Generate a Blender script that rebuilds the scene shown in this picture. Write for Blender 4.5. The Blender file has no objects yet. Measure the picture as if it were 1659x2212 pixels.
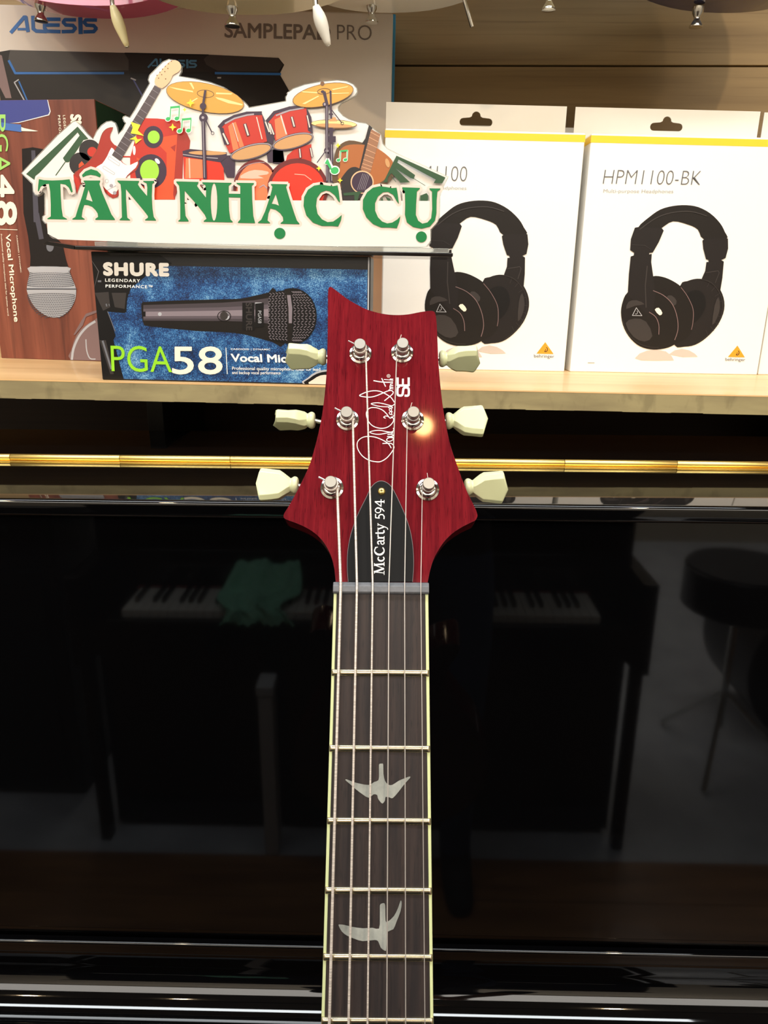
import bpy, bmesh, math, random
from mathutils import Matrix, Vector
from mathutils.geometry import tessellate_polygon
random.seed(7)
C = bpy.context.scene.collection
PI = math.pi

# ------------------------------------------------------------------ camera
EYE = Vector((0.0, 0.0, 1.5)); FPX = 1600.0
cam_m = (Matrix.Rotation(0.0175, 4, 'Z') @ Matrix.Rotation(math.radians(90 - 17.0), 4, 'X') @ Matrix.Rotation(0.0064, 4, 'Z'))
cam_m.translation = EYE
cd = bpy.data.cameras.new('camera'); cam = bpy.data.objects.new('camera', cd); C.objects.link(cam)
cam.matrix_world = cam_m
cd.sensor_fit = 'VERTICAL'; cd.sensor_height = 36.0; cd.lens = FPX / 2212 * 36.0; cd.clip_start = 0.01
sc = bpy.context.scene; sc.camera = cam
sc.view_settings.view_transform = 'Standard'; sc.view_settings.look = 'None'
sc.view_settings.gamma = 1.0; sc.view_settings.use_curve_mapping = False
sc.view_settings.exposure = 0.0

# ------------------------------------------------------------------ world and lamps
w = bpy.data.worlds.new('world'); sc.world = w; w.use_nodes = True
w.node_tree.nodes['Background'].inputs[0].default_value = (0.75, 0.8, 0.9, 1); w.node_tree.nodes['Background'].inputs[1].default_value = 0.4
WARM = (1.0, 0.74, 0.45); COOL = (0.93, 0.98, 1.0)
def look(o, target):
    o.rotation_euler = (Vector(target) - o.location).to_track_quat('-Z', 'Y').to_euler()
def area(loc, target, sx, sy, power, col):
    l = bpy.data.lights.new('tube_or_fill_light', 'AREA'); l.shape = 'RECTANGLE'; l.size = sx; l.size_y = sy; l.energy = power; l.color = col
    o = bpy.data.objects.new('tube_or_fill_light', l); C.objects.link(o); o.location = loc; look(o, target); return o
def spot(loc, target, power, col, r=0.025, ang=70):
    l = bpy.data.lights.new('spot_light', 'SPOT'); l.energy = power; l.color = col; l.shadow_soft_size = r
    l.spot_size = math.radians(ang); l.spot_blend = 0.6
    o = bpy.data.objects.new('spot_light', l); C.objects.link(o); o.location = loc; look(o, target); return o
TUBES = [(-0.25, 0.18, 2.78)]
TUBE_P = [29.0]
for (tx, ty, tz), p in zip(TUBES, TUBE_P):
    area((tx, ty, tz - 0.035), (tx, ty, 0), 2.4, 0.19, p, COOL)
SOFT = (0.0, -2.3, 4.6, 1.6); SOFT_P = 100.0      # added fill light over the aisle, dressed as a wide ceiling panel
area((SOFT[0], SOFT[1], 2.90), (SOFT[0], SOFT[1], 0), SOFT[2], SOFT[3], SOFT_P, (1.0, 0.96, 0.9))
LAMPS = [(-1.22, -0.60), (-0.71, -0.60), (0.10, -0.56), (0.75, -0.60), (1.35, -0.6)]
LAMP_P = [13.0, 10.0, 1.6, 27.0, 8.0]
LAMP_T = [(-0.8, 1.0, 1.5), (-0.35, 1.0, 1.55), (0.1, 1.0, 1.6), (0.30, 1.0, 1.6), (0.8, 1.1, 1.5)]
for (lx, ly), p, t in zip(LAMPS, LAMP_P, LAMP_T):
    d = (Vector(t) - Vector((lx, ly, 2.6))).normalized()
    spot(Vector((lx, ly, 2.6)) + d * 0.075, t, p, WARM if p > 2 else (1.0, 0.5, 0.2), 0.022, 75)

# ------------------------------------------------------------------ materials
def lin(c):
    out = []
    for v in c:
        v = v / 255.0
        out.append(v / 12.92 if v <= 0.04045 else ((v + 0.055) / 1.055) ** 2.4)
    return tuple(out) + (1.0,)
MATS = {}
def mat(name, col, rough=0.5, metal=0.0, coat=0.0, spec=0.5, trans=0.0, emit=None, es=1.0, noise=None):
    """noise = (scale xyz, second colour, low, high, bump)"""
    if name in MATS: return MATS[name]
    m = bpy.data.materials.new(name); m.use_nodes = True; nt = m.node_tree; b = nt.nodes['Principled BSDF']
    b.inputs['Base Color'].default_value = lin(col); b.inputs['Roughness'].default_value = rough
    b.inputs['Metallic'].default_value = metal; b.inputs['Coat Weight'].default_value = coat; b.inputs['Coat Roughness'].default_value = 0.03
    b.inputs['Specular IOR Level'].default_value = spec; b.inputs['Transmission Weight'].default_value = trans
    if emit is not None:
        b.inputs['Emission Color'].default_value = lin(emit); b.inputs['Emission Strength'].default_value = es
    if noise:
        scl, c2, lo, hi, bump = noise
        tc = nt.nodes.new('ShaderNodeTexCoord'); mp = nt.nodes.new('ShaderNodeMapping'); mp.inputs['Scale'].default_value = scl
        n = nt.nodes.new('ShaderNodeTexNoise'); n.inputs['Scale'].default_value = 1.0; n.inputs['Detail'].default_value = 6; n.inputs['Roughness'].default_value = 0.65
        r = nt.nodes.new('ShaderNodeValToRGB'); r.color_ramp.elements[0].position = lo; r.color_ramp.elements[1].position = hi
        r.color_ramp.elements[0].color = lin(col); r.color_ramp.elements[1].color = lin(c2)
        L = nt.links.new
        L(tc.outputs['Object'], mp.inputs[0]); L(mp.outputs[0], n.inputs['Vector']); L(n.outputs[0], r.inputs[0]); L(r.outputs[0], b.inputs['Base Color'])
        if bump:
            bp = nt.nodes.new('ShaderNodeBump'); bp.inputs['Strength'].default_value = bump; bp.inputs['Distance'].default_value = 0.0005
            L(n.outputs[0], bp.inputs['Height']); L(bp.outputs[0], b.inputs['Normal'])
    MATS[name] = m; return m
def streaks(name, c1, c2, c3, rough, coat, big, fine, lo=0.35, hi=0.62, mixf=0.5, coat_rough=0.03):
    """wood: broad streaks of c1/c2 with fine pores of c3; big and fine are texture scales (x, y, z)"""
    m = bpy.data.materials.new(name); m.use_nodes = True; nt = m.node_tree; b = nt.nodes['Principled BSDF']; L = nt.links.new
    tc = nt.nodes.new('ShaderNodeTexCoord')
    def nz(s, det):
        mp = nt.nodes.new('ShaderNodeMapping'); mp.inputs['Scale'].default_value = s
        n = nt.nodes.new('ShaderNodeTexNoise'); n.inputs['Scale'].default_value = 1; n.inputs['Detail'].default_value = det
        n.inputs['Distortion'].default_value = 0.3
        L(tc.outputs['Object'], mp.inputs[0]); L(mp.outputs[0], n.inputs['Vector']); return n
    a = nz(big, 5); f = nz(fine, 3)
    r = nt.nodes.new('ShaderNodeValToRGB'); r.color_ramp.elements[0].position = lo; r.color_ramp.elements[1].position = hi
    r.color_ramp.elements[0].color = lin(c1); r.color_ramp.elements[1].color = lin(c2); L(a.outputs[0], r.inputs[0])
    r2 = nt.nodes.new('ShaderNodeValToRGB'); r2.color_ramp.elements[0].position = 0.56; r2.color_ramp.elements[1].position = 0.68
    r2.color_ramp.elements[0].color = (0, 0, 0, 1); r2.color_ramp.elements[1].color = (mixf, mixf, mixf, 1); b.inputs['Specular IOR Level'].default_value = 0.5 if coat < 0.5 else 0.0; L(f.outputs[0], r2.inputs[0])
    mx = nt.nodes.new('ShaderNodeMix'); mx.data_type = 'RGBA'; mx.inputs[7].default_value = lin(c3)
    L(r2.outputs[0], mx.inputs[0]); L(r.outputs[0], mx.inputs[6]); L(mx.outputs[2], b.inputs['Base Color'])
    b.inputs['Roughness'].default_value = rough; b.inputs['Coat Weight'].default_value = coat; b.inputs['Coat Roughness'].default_value = coat_rough
    MATS[name] = m; return m
streaks('red_mahogany', (92, 19, 28), (114, 26, 34), (54, 9, 16), 0.4, 0.8, (420, 60, 24), (2400, 200, 110), mixf=0.7, coat_rough=0.05)
streaks('cherry_back', (44, 8, 10), (60, 12, 12), (26, 5, 8), 0.3, 0.8, (420, 60, 24), (2400, 200, 110), mixf=0.5)
streaks('rosewood', (30, 24, 26), (50, 39, 37), (18, 15, 17), 0.6, 0.0, (330, 80, 14), (1500, 300, 110), mixf=0.8)
streaks('floor_wood', (120, 84, 52), (150, 108, 70), (90, 60, 36), 0.4, 0.1, (2.5, 30, 5), (4, 160, 20), mixf=0.4)
streaks('wall_oak', (148, 124, 86), (174, 148, 104), (126, 102, 68), 0.55, 0.0, (2.0, 3, 34), (3, 5, 190), mixf=0.5)
streaks('shelf_top_wood', (226, 184, 128), (240, 200, 146), (214, 168, 110), 0.42, 0.15, (1.2, 26, 5), (3, 120, 20), mixf=0.4)
streaks('mdf_edge', (138, 126, 92), (158, 146, 106), (104, 94, 66), 0.8, 0.0, (14, 10, 60), (60, 30, 30), mixf=0.45)
streaks('print_wood', (92, 44, 34), (146, 82, 62), (62, 32, 28), 0.4, 0.0, (40, 30, 4), (160, 60, 7), lo=0.3, hi=0.68, mixf=0.4)
mat('black_gloss', (5, 5, 6), 0.04, spec=0.5, coat=0.0)
mat('brass', (252, 222, 136), 0.32, metal=1.0)
mat('chrome', (205, 205, 200), 0.12, metal=1.0)
mat('nickel', (200, 196, 182), 0.22, metal=1.0)
mat('brushed_chrome', (176, 176, 170), 0.38, metal=1.0)
mat('fret_nickel', (205, 195, 165), 0.25, metal=1.0)
mat('string_plain', (205, 200, 196), 0.4, metal=0.6)
mat('string_wound', (240, 232, 224), 0.45, metal=0.5, noise=((60, 60, 1600), (205, 196, 188), 0.4, 0.6, 0.0))
mat('ivory', (214, 222, 180), 0.28, coat=0.3)
mat('binding_cream', (214, 224, 170), 0.35, coat=0.3)
mat('nut_grey', (92, 96, 102), 0.45, noise=((300, 300, 300), (104, 106, 112), 0.4, 0.6, 0.0))
mat('cover_black', (20, 21, 23), 0.5, spec=0.12)
mat('cover_rim', (120, 112, 118), 0.4)
mat('pearl', (136, 140, 136), 0.3, coat=0.2, noise=((90, 90, 60), (172, 176, 170), 0.35, 0.65, 0.0))
mat('decal_white', (240, 240, 238), 0.4)
mat('card_white', (238, 236, 228), 0.5)
mat('card_white_gloss', (246, 246, 242), 0.35)
mat('card_grey', (228, 219, 208), 0.5)
mat('card_black', (18, 17, 18), 0.4)
mat('print_yellow', (246, 205, 40), 0.4)
mat('print_grey', (95, 95, 98), 0.5); mat('print_lightgrey', (170, 168, 164), 0.5); mat('print_midgrey', (128, 118, 112), 0.5)
mat('print_blue', (32, 110, 190), 0.45); mat('print_blue_dim', (70, 130, 175), 0.45); mat('print_navy', (62, 70, 140), 0.4)
mat('print_blue_side', (80, 185, 250), 0.4)
mat('print_cream', (252, 244, 222), 0.4); mat('print_white', (250, 250, 246), 0.4)
mat('print_lime', (150, 220, 40), 0.4); mat('print_lime_pale', (160, 215, 110), 0.4)
mat('print_black', (17, 16, 17), 0.4, spec=0.3); mat('print_black_warm', (27, 23, 21), 0.4, spec=0.3); mat('print_dark', (31, 27, 27), 0.4, spec=0.3)
mat('print_charcoal', (50, 45, 44), 0.4); mat('print_steel', (132, 122, 130), 0.4); mat('print_silver', (180, 182, 188), 0.4)
mat('print_silver_dark', (112, 114, 122), 0.4); mat('print_darkgreen', (28, 56, 40), 0.4); mat('print_mauve', (128, 104, 104), 0.4)
mat('print_orange_logo', (236, 160, 40), 0.4)
streaks('shaded_lower_wall', (40, 30, 22), (50, 38, 28), (30, 22, 16), 0.6, 0.0, (2.0, 3, 34), (3, 5, 190), mixf=0.5)  # planks below the shelf, the shade under it painted in as darker brown
mat('kraft', (204, 160, 124), 0.7)
mat('acrylic_black', (14, 14, 15), 0.12)
mat('acrylic_clear', (235, 240, 236), 0.08, trans=0.85)
mat('piano_white_key', (236, 234, 226), 0.2); mat('felt_red', (120, 20, 20), 0.9)
mat('cloth_green', (168, 232, 204), 0.9, noise=((60, 60, 60), (146, 216, 184), 0.4, 0.6, 0.4))
mat('room_wall', (196, 186, 170), 0.8, noise=((2, 2, 2), (184, 174, 158), 0.4, 0.6, 0.0)); mat('ceiling_grey', (110, 104, 98), 0.9)
mat('floor_tile', (192, 197, 204), 0.4, noise=((5, 5, 5), (176, 180, 188), 0.4, 0.6, 0.0))
mat('white_laminate', (214, 216, 218), 0.4)
mat('lamp_housing', (24, 24, 25), 0.5); mat('lamp_white', (235, 235, 232), 0.5)
mat('lamp_glow_dim', (255, 190, 120), 0.5, emit=(255, 150, 60), es=8.0); mat('lamp_glow_warm', (255, 220, 170), 0.5, emit=(255, 205, 140), es=12.0); mat('lamp_glow_cool', (245, 250, 255), 0.5, emit=(240, 248, 255), es=6.0)
mat('fill_glow_soft', (245, 240, 230), 0.5, emit=(255, 244, 230), es=1.5)
mat('rubber_black', (20, 20, 20), 0.8)
mat('paint_pink', (214, 112, 150), 0.2, coat=0.8); mat('paint_cream', (216, 212, 186), 0.22, coat=0.8)
mat('paint_white', (226, 222, 208), 0.22, coat=0.8); mat('paint_navy', (28, 32, 58), 0.18, coat=0.8)
mat('maple', (222, 178, 118), 0.35, coat=0.4); mat('plastic_tip_cream', (232, 224, 176), 0.3); mat('plastic_tip_white', (228, 226, 216), 0.3)
mat('pickguard_white', (236, 234, 226), 0.3)

# ------------------------------------------------------------------ building helpers
def meta(o, label=None, cat=None, group=None, kind=None):
    if label: o['label'] = label
    if cat: o['category'] = cat
    if group: o['group'] = group
    if kind: o['kind'] = kind
    return o
def empty(name, M, label, cat, group=None):
    o = bpy.data.objects.new(name, None); C.objects.link(o); o.empty_display_size = 0.05; o.matrix_world = M
    return meta(o, label, cat, group)
class B:
    """collects vertices and faces, then links them as one mesh object"""
    def __init__(s): s.v = []; s.f = []
    def add(s, vs, fs):
        n = len(s.v); s.v += [tuple(p) for p in vs]; s.f += [tuple(i + n for i in f) for f in fs]; return s
    def box(s, x0, x1, y0, y1, z0, z1):
        v = [(x, y, z) for x in (x0, x1) for y in (y0, y1) for z in (z0, z1)]
        return s.add(v, [(0, 1, 3, 2), (4, 6, 7, 5), (0, 4, 5, 1), (2, 3, 7, 6), (0, 2, 6, 4), (1, 5, 7, 3)])
    def lathe(s, prof, M=None, n=32):
        """prof = [(radius, height)] turned about local z of M"""
        M = M or Matrix(); vs = []; fs = []
        for r, h in prof:
            for k in range(n):
                a = 2 * PI * k / n; vs.append(M @ Vector((r * math.cos(a), r * math.sin(a), h)))
        for i in range(len(prof) - 1):
            for k in range(n):
                k2 = (k + 1) % n; fs.append((i * n + k, i * n + k2, (i + 1) * n + k2, (i + 1) * n + k))
        fs.append(tuple(range(n))[::-1]); fs.append(tuple((len(prof) - 1) * n + k for k in range(n)))
        return s.add(vs, fs)
    def tube(s, pts, r, n=8, rs=None):
        pts = [Vector(p) for p in pts]; vs = []; fs = []; m = len(pts); up = None
        for i, p in enumerate(pts):
            d = (pts[min(i + 1, m - 1)] - pts[max(i - 1, 0)]).normalized()
            if up is None: up = Vector((0, 0, 1)) if abs(d.z) < 0.9 else Vector((0, 1, 0))
            a = d.cross(up).normalized(); b = a.cross(d).normalized(); up = b
            rr = rs[i] if rs else r
            for k in range(n):
                t = 2 * PI * k / n; vs.append(p + a * math.cos(t) * rr + b * math.sin(t) * rr)
        for i in range(m - 1):
            for k in range(n):
                k2 = (k + 1) % n; fs.append((i * n + k, i * n + k2, (i + 1) * n + k2, (i + 1) * n + k))
        fs.append(tuple(range(n))[::-1]); fs.append(tuple((m - 1) * n + k for k in range(n)))
        return s.add(vs, fs)
    def loft(s, rings):
        n = len(rings[0]); vs = [p for r in rings for p in r]; fs = []
        for i in range(len(rings) - 1):
            for k in range(n):
                k2 = (k + 1) % n; fs.append((i * n + k, i * n + k2, (i + 1) * n + k2, (i + 1) * n + k))
        fs.append(tuple(range(n))[::-1]); fs.append(tuple((len(rings) - 1) * n + k for k in range(n)))
        return s.add(vs, fs)
    def plate(s, loops, y0, y1=None):
        """loops = [outer, hole, ...] of (x, z); flat at y0, or solid from y0 (front) to y1 (back)"""
        L3 = [[Vector((x, z, 0)) for x, z in lp] for lp in loops]
        tris = tessellate_polygon(L3); flat = [p for lp in loops for p in lp]; n = len(flat)
        vs = [(x, y0, z) for x, z in flat]; fs = [tuple(t) for t in tris]
        if y1 is not None:
            vs += [(x, y1, z) for x, z in flat]; fs += [(t[2] + n, t[1] + n, t[0] + n) for t in tris]; k = 0
            for lp in loops:
                m = len(lp)
                for i in range(m): j = (i + 1) % m; fs.append((k + i, k + j, k + j + n, k + i + n))
                k += m
        return s.add(vs, fs)
    def make(s, name, m, parent=None, M=None, smooth=False, bevel=0, seg=2, ang=35):
        me = bpy.data.meshes.new(name); me.from_pydata(s.v, [], s.f); me.update()
        bm = bmesh.new(); bm.from_mesh(me); bmesh.ops.recalc_face_normals(bm, faces=bm.faces[:]); bm.to_mesh(me); bm.free()
        me.materials.append(MATS[m] if isinstance(m, str) else m)
        o = bpy.data.objects.new(name, me); C.objects.link(o)
        if parent: o.parent = parent
        if M is not None: o.matrix_basis = M
        if smooth:
            me.polygons.foreach_set('use_smooth', [True] * len(me.polygons))
            me.set_sharp_from_angle(angle=math.radians(ang))
        if bevel:
            md = o.modifiers.new('bevel', 'BEVEL'); md.width = bevel; md.segments = seg; md.limit_method = 'ANGLE'; md.angle_limit = math.radians(30)
            me.polygons.foreach_set('use_smooth', [True] * len(me.polygons)); 
            me.set_sharp_from_angle(angle=math.radians(50)); md.harden_normals = True
        return o
def copy_tree(o, parent=None):
    c = o.copy(); C.objects.link(c); c.parent = parent
    for ch in list(o.children): copy_tree(ch, c)
    return c
def smooth_loop(pts, n=4, closed=True):
    out = []; m = len(pts); rng = range(m) if closed else range(m - 1)
    g = (lambda i: pts[i % m]) if closed else (lambda i: pts[max(0, min(m - 1, i))])
    for i in rng:
        p0, p1, p2, p3 = g(i - 1), g(i), g(i + 1), g(i + 2)
        for k in range(n):
            t = k / n
            out.append(tuple(0.5 * (2 * p1[a] + (p2[a] - p0[a]) * t + (2 * p0[a] - 5 * p1[a] + 4 * p2[a] - p3[a]) * t * t + (3 * p1[a] - p0[a] - 3 * p2[a] + p3[a]) * t ** 3) for a in (0, 1)))
    if not closed: out.append(tuple(pts[-1]))
    return out
# --- a picture plane: turns places measured on the photograph into places on a real surface (local x, z at depth y)
CR = cam_m.to_3x3()
def ray(p): return CR @ Vector(((p[0] - 829.5) / FPX, -(p[1] - 1106) / FPX, -1.0))
def on_plane_y(p, Y):
    d = ray(p); return EYE + d * ((Y - EYE.y) / d.y)
class Face:
    def __init__(s, M, parent=None, Mrel=None): s.M = M; s.parent = parent; s.Mrel = Mrel; s.inv = M.inverted(); s.e = s.inv @ EYE; s.r = s.inv.to_3x3()
    def hit(s, p, y=0.0):
        d = s.r @ ray(p); q = s.e + d * ((y - s.e.y) / d.y); return (q.x, q.z)
    clip = None      # print stays on its face: (half width, height)
    def keep(s, q):
        if not s.clip: return q
        return (max(-s.clip[0], min(s.clip[0], q[0])), max(0.0008, min(s.clip[1], q[1])))
    def hits(s, pts, y=0.0): return [s.keep(s.hit(p, y)) for p in pts]
def Z(x0, y0, k, pts): return [(x0 + a / k, y0 + b / k) for a, b in pts]
def ell(cx, cy, rx, ry, rot=0, n=28, a0=0, a1=360):
    r = math.radians(rot); out = []
    cnt = n if a1 - a0 >= 360 else n + 1
    for i in range(cnt):
        t = math.radians(a0 + (a1 - a0) * i / n); x = rx * math.cos(t); y = ry * math.sin(t)
        out.append((cx + x * math.cos(r) - y * math.sin(r), cy + x * math.sin(r) + y * math.cos(r)))
    return out
def stroke(pts, wd, closed=False, cap=True, taper=None):
    """a pen line as small quads (photograph units)"""
    out = []; m = len(pts); seg = m if closed else m - 1
    for i in range(seg):
        a = pts[i]; b = pts[(i + 1) % m]; dx = b[0] - a[0]; dy = b[1] - a[1]; l = math.hypot(dx, dy)
        if l < 1e-6: continue
        w0 = w1 = wd / 2
        nx, ny = -dy / l, dx / l; ex, ey = dx / l * wd * 0.2, dy / l * wd * 0.2
        out.append([(a[0] + nx * w0 - ex, a[1] + ny * w0 - ey), (b[0] + nx * w1 + ex, b[1] + ny * w1 + ey), (b[0] - nx * w1 + ex, b[1] - ny * w1 + ey), (a[0] - nx * w0 - ex, a[1] - ny * w0 - ey)])
    return out
def inset(pts, d):
    m = len(pts); ar = sum(pts[i][0] * pts[(i + 1) % m][1] - pts[(i + 1) % m][0] * pts[i][1] for i in range(m)); sg = 1 if ar > 0 else -1
    out = []
    for i in range(m):
        a, b, c = pts[i - 1], pts[i], pts[(i + 1) % m]
        n1 = (-(b[1] - a[1]), b[0] - a[0]); n2 = (-(c[1] - b[1]), c[0] - b[0])
        l1 = math.hypot(*n1) or 1; l2 = math.hypot(*n2) or 1
        nx = n1[0] / l1 + n2[0] / l2; ny = n1[1] / l1 + n2[1] / l2; l = math.hypot(nx, ny) or 1
        out.append((b[0] + sg * d * nx / l, b[1] + sg * d * ny / l))
    return out
def art(F, name, m, shapes, y, y1=None, smooth=False, bevel=0, split=False):
    """shapes: list of loops, or of [outer, hole...] lists, in photograph units"""
    if split:
        for sh in shapes: o = art(F, name, m, [sh], y, y1)
        return o
    b = B(); k = 0
    for sh in shapes:
        loops = sh if isinstance(sh[0], list) else [sh]
        b.plate([F.hits(lp, y) for lp in loops], y - (k % 16) * 2e-6, y1); k += 1
    return b.make(name, m, F.parent, F.Mrel, smooth=smooth, bevel=bevel)
def text_mesh(s, off=0.0, spacing=1.0):
    cu = bpy.data.curves.new('t', 'FONT'); cu.body = s; cu.size = 1; cu.offset = off; cu.space_character = spacing; cu.resolution_u = 4
    o = bpy.data.objects.new('t', cu); C.objects.link(o); bpy.context.view_layer.update()
    me = bpy.data.meshes.new_from_object(o.evaluated_get(bpy.context.evaluated_depsgraph_get()))
    vs = [v.co.copy() for v in me.vertices]; fs = [tuple(p.vertices) for p in me.polygons]
    bpy.data.objects.remove(o); bpy.data.curves.remove(cu); bpy.data.meshes.remove(me)
    x0 = min(v.x for v in vs); x1 = max(v.x for v in vs); y0 = min(v.y for v in vs); y1 = max(v.y for v in vs)
    return [((v.x - x0) / (x1 - x0), (v.y - y0) / (y1 - y0)) for v in vs], fs
def write(F, name, m, s, p0, p1, p2, y, off=0.0, spacing=1.0, shear=0.0):
    """letters fitted in the box with corners p0 (start of base), p1 (end of base), p2 (start of top)"""
    bold = 0.0
    if off > 0.01: bold = off * math.hypot(p2[0] - p0[0], p2[1] - p0[1]) / 0.73; off = 0.0
    vs, fs = text_mesh(s, off, spacing); b = B()
    for k, (jx, jy) in enumerate([(0, 0)] if not bold else [(bold * math.cos(PI / 4 * q), bold * math.sin(PI / 4 * q)) for q in range(8)] + [(0, 0)]):
        out = []; yy = y - k * 2e-6
        for a, t in vs:
            a += shear * t
            x, z = F.hit((p0[0] + jx + a * (p1[0] - p0[0]) + t * (p2[0] - p0[0]), p0[1] + jy + a * (p1[1] - p0[1]) + t * (p2[1] - p0[1])), yy); x, z = F.keep((x, z))
            out.append((x, yy, z))
        b.add(out, fs)
    return b.make(name, m, F.parent, F.Mrel)
# ------------------------------------------------------------------ the room
WALL_Y = 1.22; RX = 2.6; RY = -3.2; RZ = 2.95
room = B(); room.box(-RX, RX, RY, WALL_Y, -0.05, 0.0)
meta(room.make('floor', 'floor_tile'), kind='structure')
plat = meta(B().box(-RX, RX, -0.5, WALL_Y, 0.0002, 0.012).make('floor', 'floor_wood'), kind='structure')
for k in range(12):
    B().box(-RX, RX, -0.5 + 0.1432 * k + 0.001, -0.5 + 0.1432 * (k + 1) - 0.001, 0.0121, 0.018).make('floor_board', 'floor_wood', plat, bevel=0.001)
meta(B().box(-RX, RX, RY, WALL_Y, RZ, RZ + 0.05).make('ceiling', 'ceiling_grey'), kind='structure')
meta(B().box(-RX - 0.05, -RX, RY, WALL_Y, 0, RZ).make('wall_left', 'room_wall'), kind='structure')
meta(B().box(RX, RX + 0.05, RY, WALL_Y, 0, RZ).make('wall_right', 'room_wall'), kind='structure')
meta(B().box(-RX, RX, RY - 0.05, RY, 0, RZ).make('wall_front', 'room_wall'), kind='structure')
wall = meta(B().box(-RX, RX, WALL_Y + 0.012, WALL_Y + 0.06, 0, RZ).make('wall_back', 'wall_oak'), kind='structure')
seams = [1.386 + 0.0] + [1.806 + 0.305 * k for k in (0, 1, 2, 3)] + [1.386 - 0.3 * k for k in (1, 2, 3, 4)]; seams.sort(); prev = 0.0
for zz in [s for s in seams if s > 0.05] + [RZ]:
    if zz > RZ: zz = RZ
    B().box(-RX, RX, WALL_Y, WALL_Y + 0.0119, prev + 0.0012, zz - 0.0012).make('plank', 'shaded_lower_wall' if zz < 1.4 else 'wall_oak', wall, bevel=0.0008)
    prev = zz

# ------------------------------------------------------------------ ceiling lamps
for tx, ty, tz in TUBES:
    r = empty('tube_lamp', Matrix.Translation((tx, ty, tz)), 'long white tube lamp above the shelf and the near piano', 'ceiling lamp')
    B().box(-1.25, 1.25, -0.04, 0.04, 0.0, 0.17).make('housing', 'lamp_white', r, bevel=0.006)
    B().box(-1.2, 1.2, -0.018, 0.018, -0.02, 0.0).make('diffuser', 'lamp_glow_cool', r, bevel=0.006)
r = empty('fill_panel', Matrix.Translation((SOFT[0], SOFT[1], 2.95)), 'added wide fill light panel, unseen above the aisle behind the viewer', 'ceiling lamp')
B().box(-2.34, 2.34, -0.84, 0.84, -0.042, 0.0).make('frame', 'lamp_white', r, bevel=0.003)
B().box(-2.3, 2.3, -0.8, 0.8, -0.045, -0.0425).make('diffuser', 'fill_glow_soft', r)
names = ['leftmost', 'second from the left', 'middle', 'fourth from the left', 'rightmost']
rail = B().box(-1.5, 1.6, -0.62, -0.58, 2.93, 2.95).make('lamp_rail', 'lamp_housing'); meta(rail, 'black track rail under the ceiling carrying five spot lamps', 'track rail')
for i, ((lx, ly), t) in enumerate(zip(LAMPS, LAMP_T)):
    P = Vector((lx, ly, 2.6)); d = (Vector(t) - P).normalized(); q = d.to_track_quat('Z', 'Y').to_matrix().to_4x4()
    r = empty('spot_lamp', Matrix.Translation(P), 'black track spot lamp with warm light, %s on the rail' % names[i], 'spot lamp', 'track lamps over the shelf')
    B().lathe([(0.02, -0.09), (0.034, -0.085), (0.036, 0.055), (0.033, 0.06), (0.031, 0.058), (0.030, 0.03)], q, 24).make('shade', 'lamp_housing', r, smooth=True)
    B().lathe([(0.024, 0.055), (0.024, 0.06)], q, 20).make('lens', 'lamp_glow_warm' if LAMP_P[i] > 2 else 'lamp_glow_dim', r)
    B().tube([(0, 0, 0), (0, 0, 0.33)], 0.008, 8).make('stem', 'lamp_housing', r, smooth=True)

# ------------------------------------------------------------------ the wall shelf (it sags a little to the right)
TILT = 0.0128; SH_Z = 1.5 - 0.0983; SH_Y0 = 0.75; SH_Y1 = WALL_Y; SH_T = 0.0193
MS = Matrix.Translation((0, 0, SH_Z)) @ Matrix.Rotation(TILT, 4, 'Y')
shelf = empty('wall_shelf', MS, 'long wooden wall shelf with a raw chipboard front edge above the black piano', 'shelf')
B().box(-1.3, 1.3, SH_Y0 + 0.0015, SH_Y1 - 0.001, -SH_T, 0).make('board', 'shelf_top_wood', shelf)
b = B(); n = 160      # rough sawn lower lip on the front edge
for i in range(n):
    x0 = -1.3 + 2.6 * i / n; x1 = -1.3 + 2.6 * (i + 1) / n; j = random.uniform(-0.0003, 0.0003)
    b.box(x0, x1, SH_Y0, SH_Y0 + 0.0015, -SH_T + j, -0.0012)
b.make('sawn_edge', 'mdf_edge', shelf)['label'] = 'raw greenish chipboard front edge'
B().box(-1.3, 1.3, SH_Y0 - 0.0002, SH_Y0 + 0.0015, -0.0012, 0.0001).make('veneer_edge', 'shelf_top_wood', shelf)
for bx in (-0.33, 0.62, -1.1, 1.15):
    B().box(bx - 0.011, bx + 0.011, SH_Y0 + 0.25, SH_Y1 - 0.001, -0.17, -SH_T).make('bracket', 'lamp_housing', shelf, bevel=0.001)
SF = Face(MS)
def shelf_pt(p):      # a point of the photograph on the shelf's top surface, in shelf coordinates
    d = SF.r @ ray(p); q = SF.e + d * ((0 - SF.e.z) / d.z); return q
def shelf_frame(pl, pr, dz=0.0):
    """frame standing on the shelf whose front bottom edge runs from pl to pr; returns matrix, width"""
    a = shelf_pt(pl); c = shelf_pt(pr); x = (c - a); wd = x.length; x.normalize(); y = Vector((0, 0, 1)).cross(x)
    R = Matrix((x, y, Vector((0, 0, 1)))).transposed().to_4x4(); o = (a + c) / 2 + Vector((0, 0, dz)); R.translation = o
    return MS @ R, wd
def carton(parent, wd, dp, ht, m, bev=0.0012, z0=0.0):
    return B().box(-wd / 2, wd / 2, 0, dp, z0, z0 + ht).make('carton', m, parent, bevel=bev)

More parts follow.
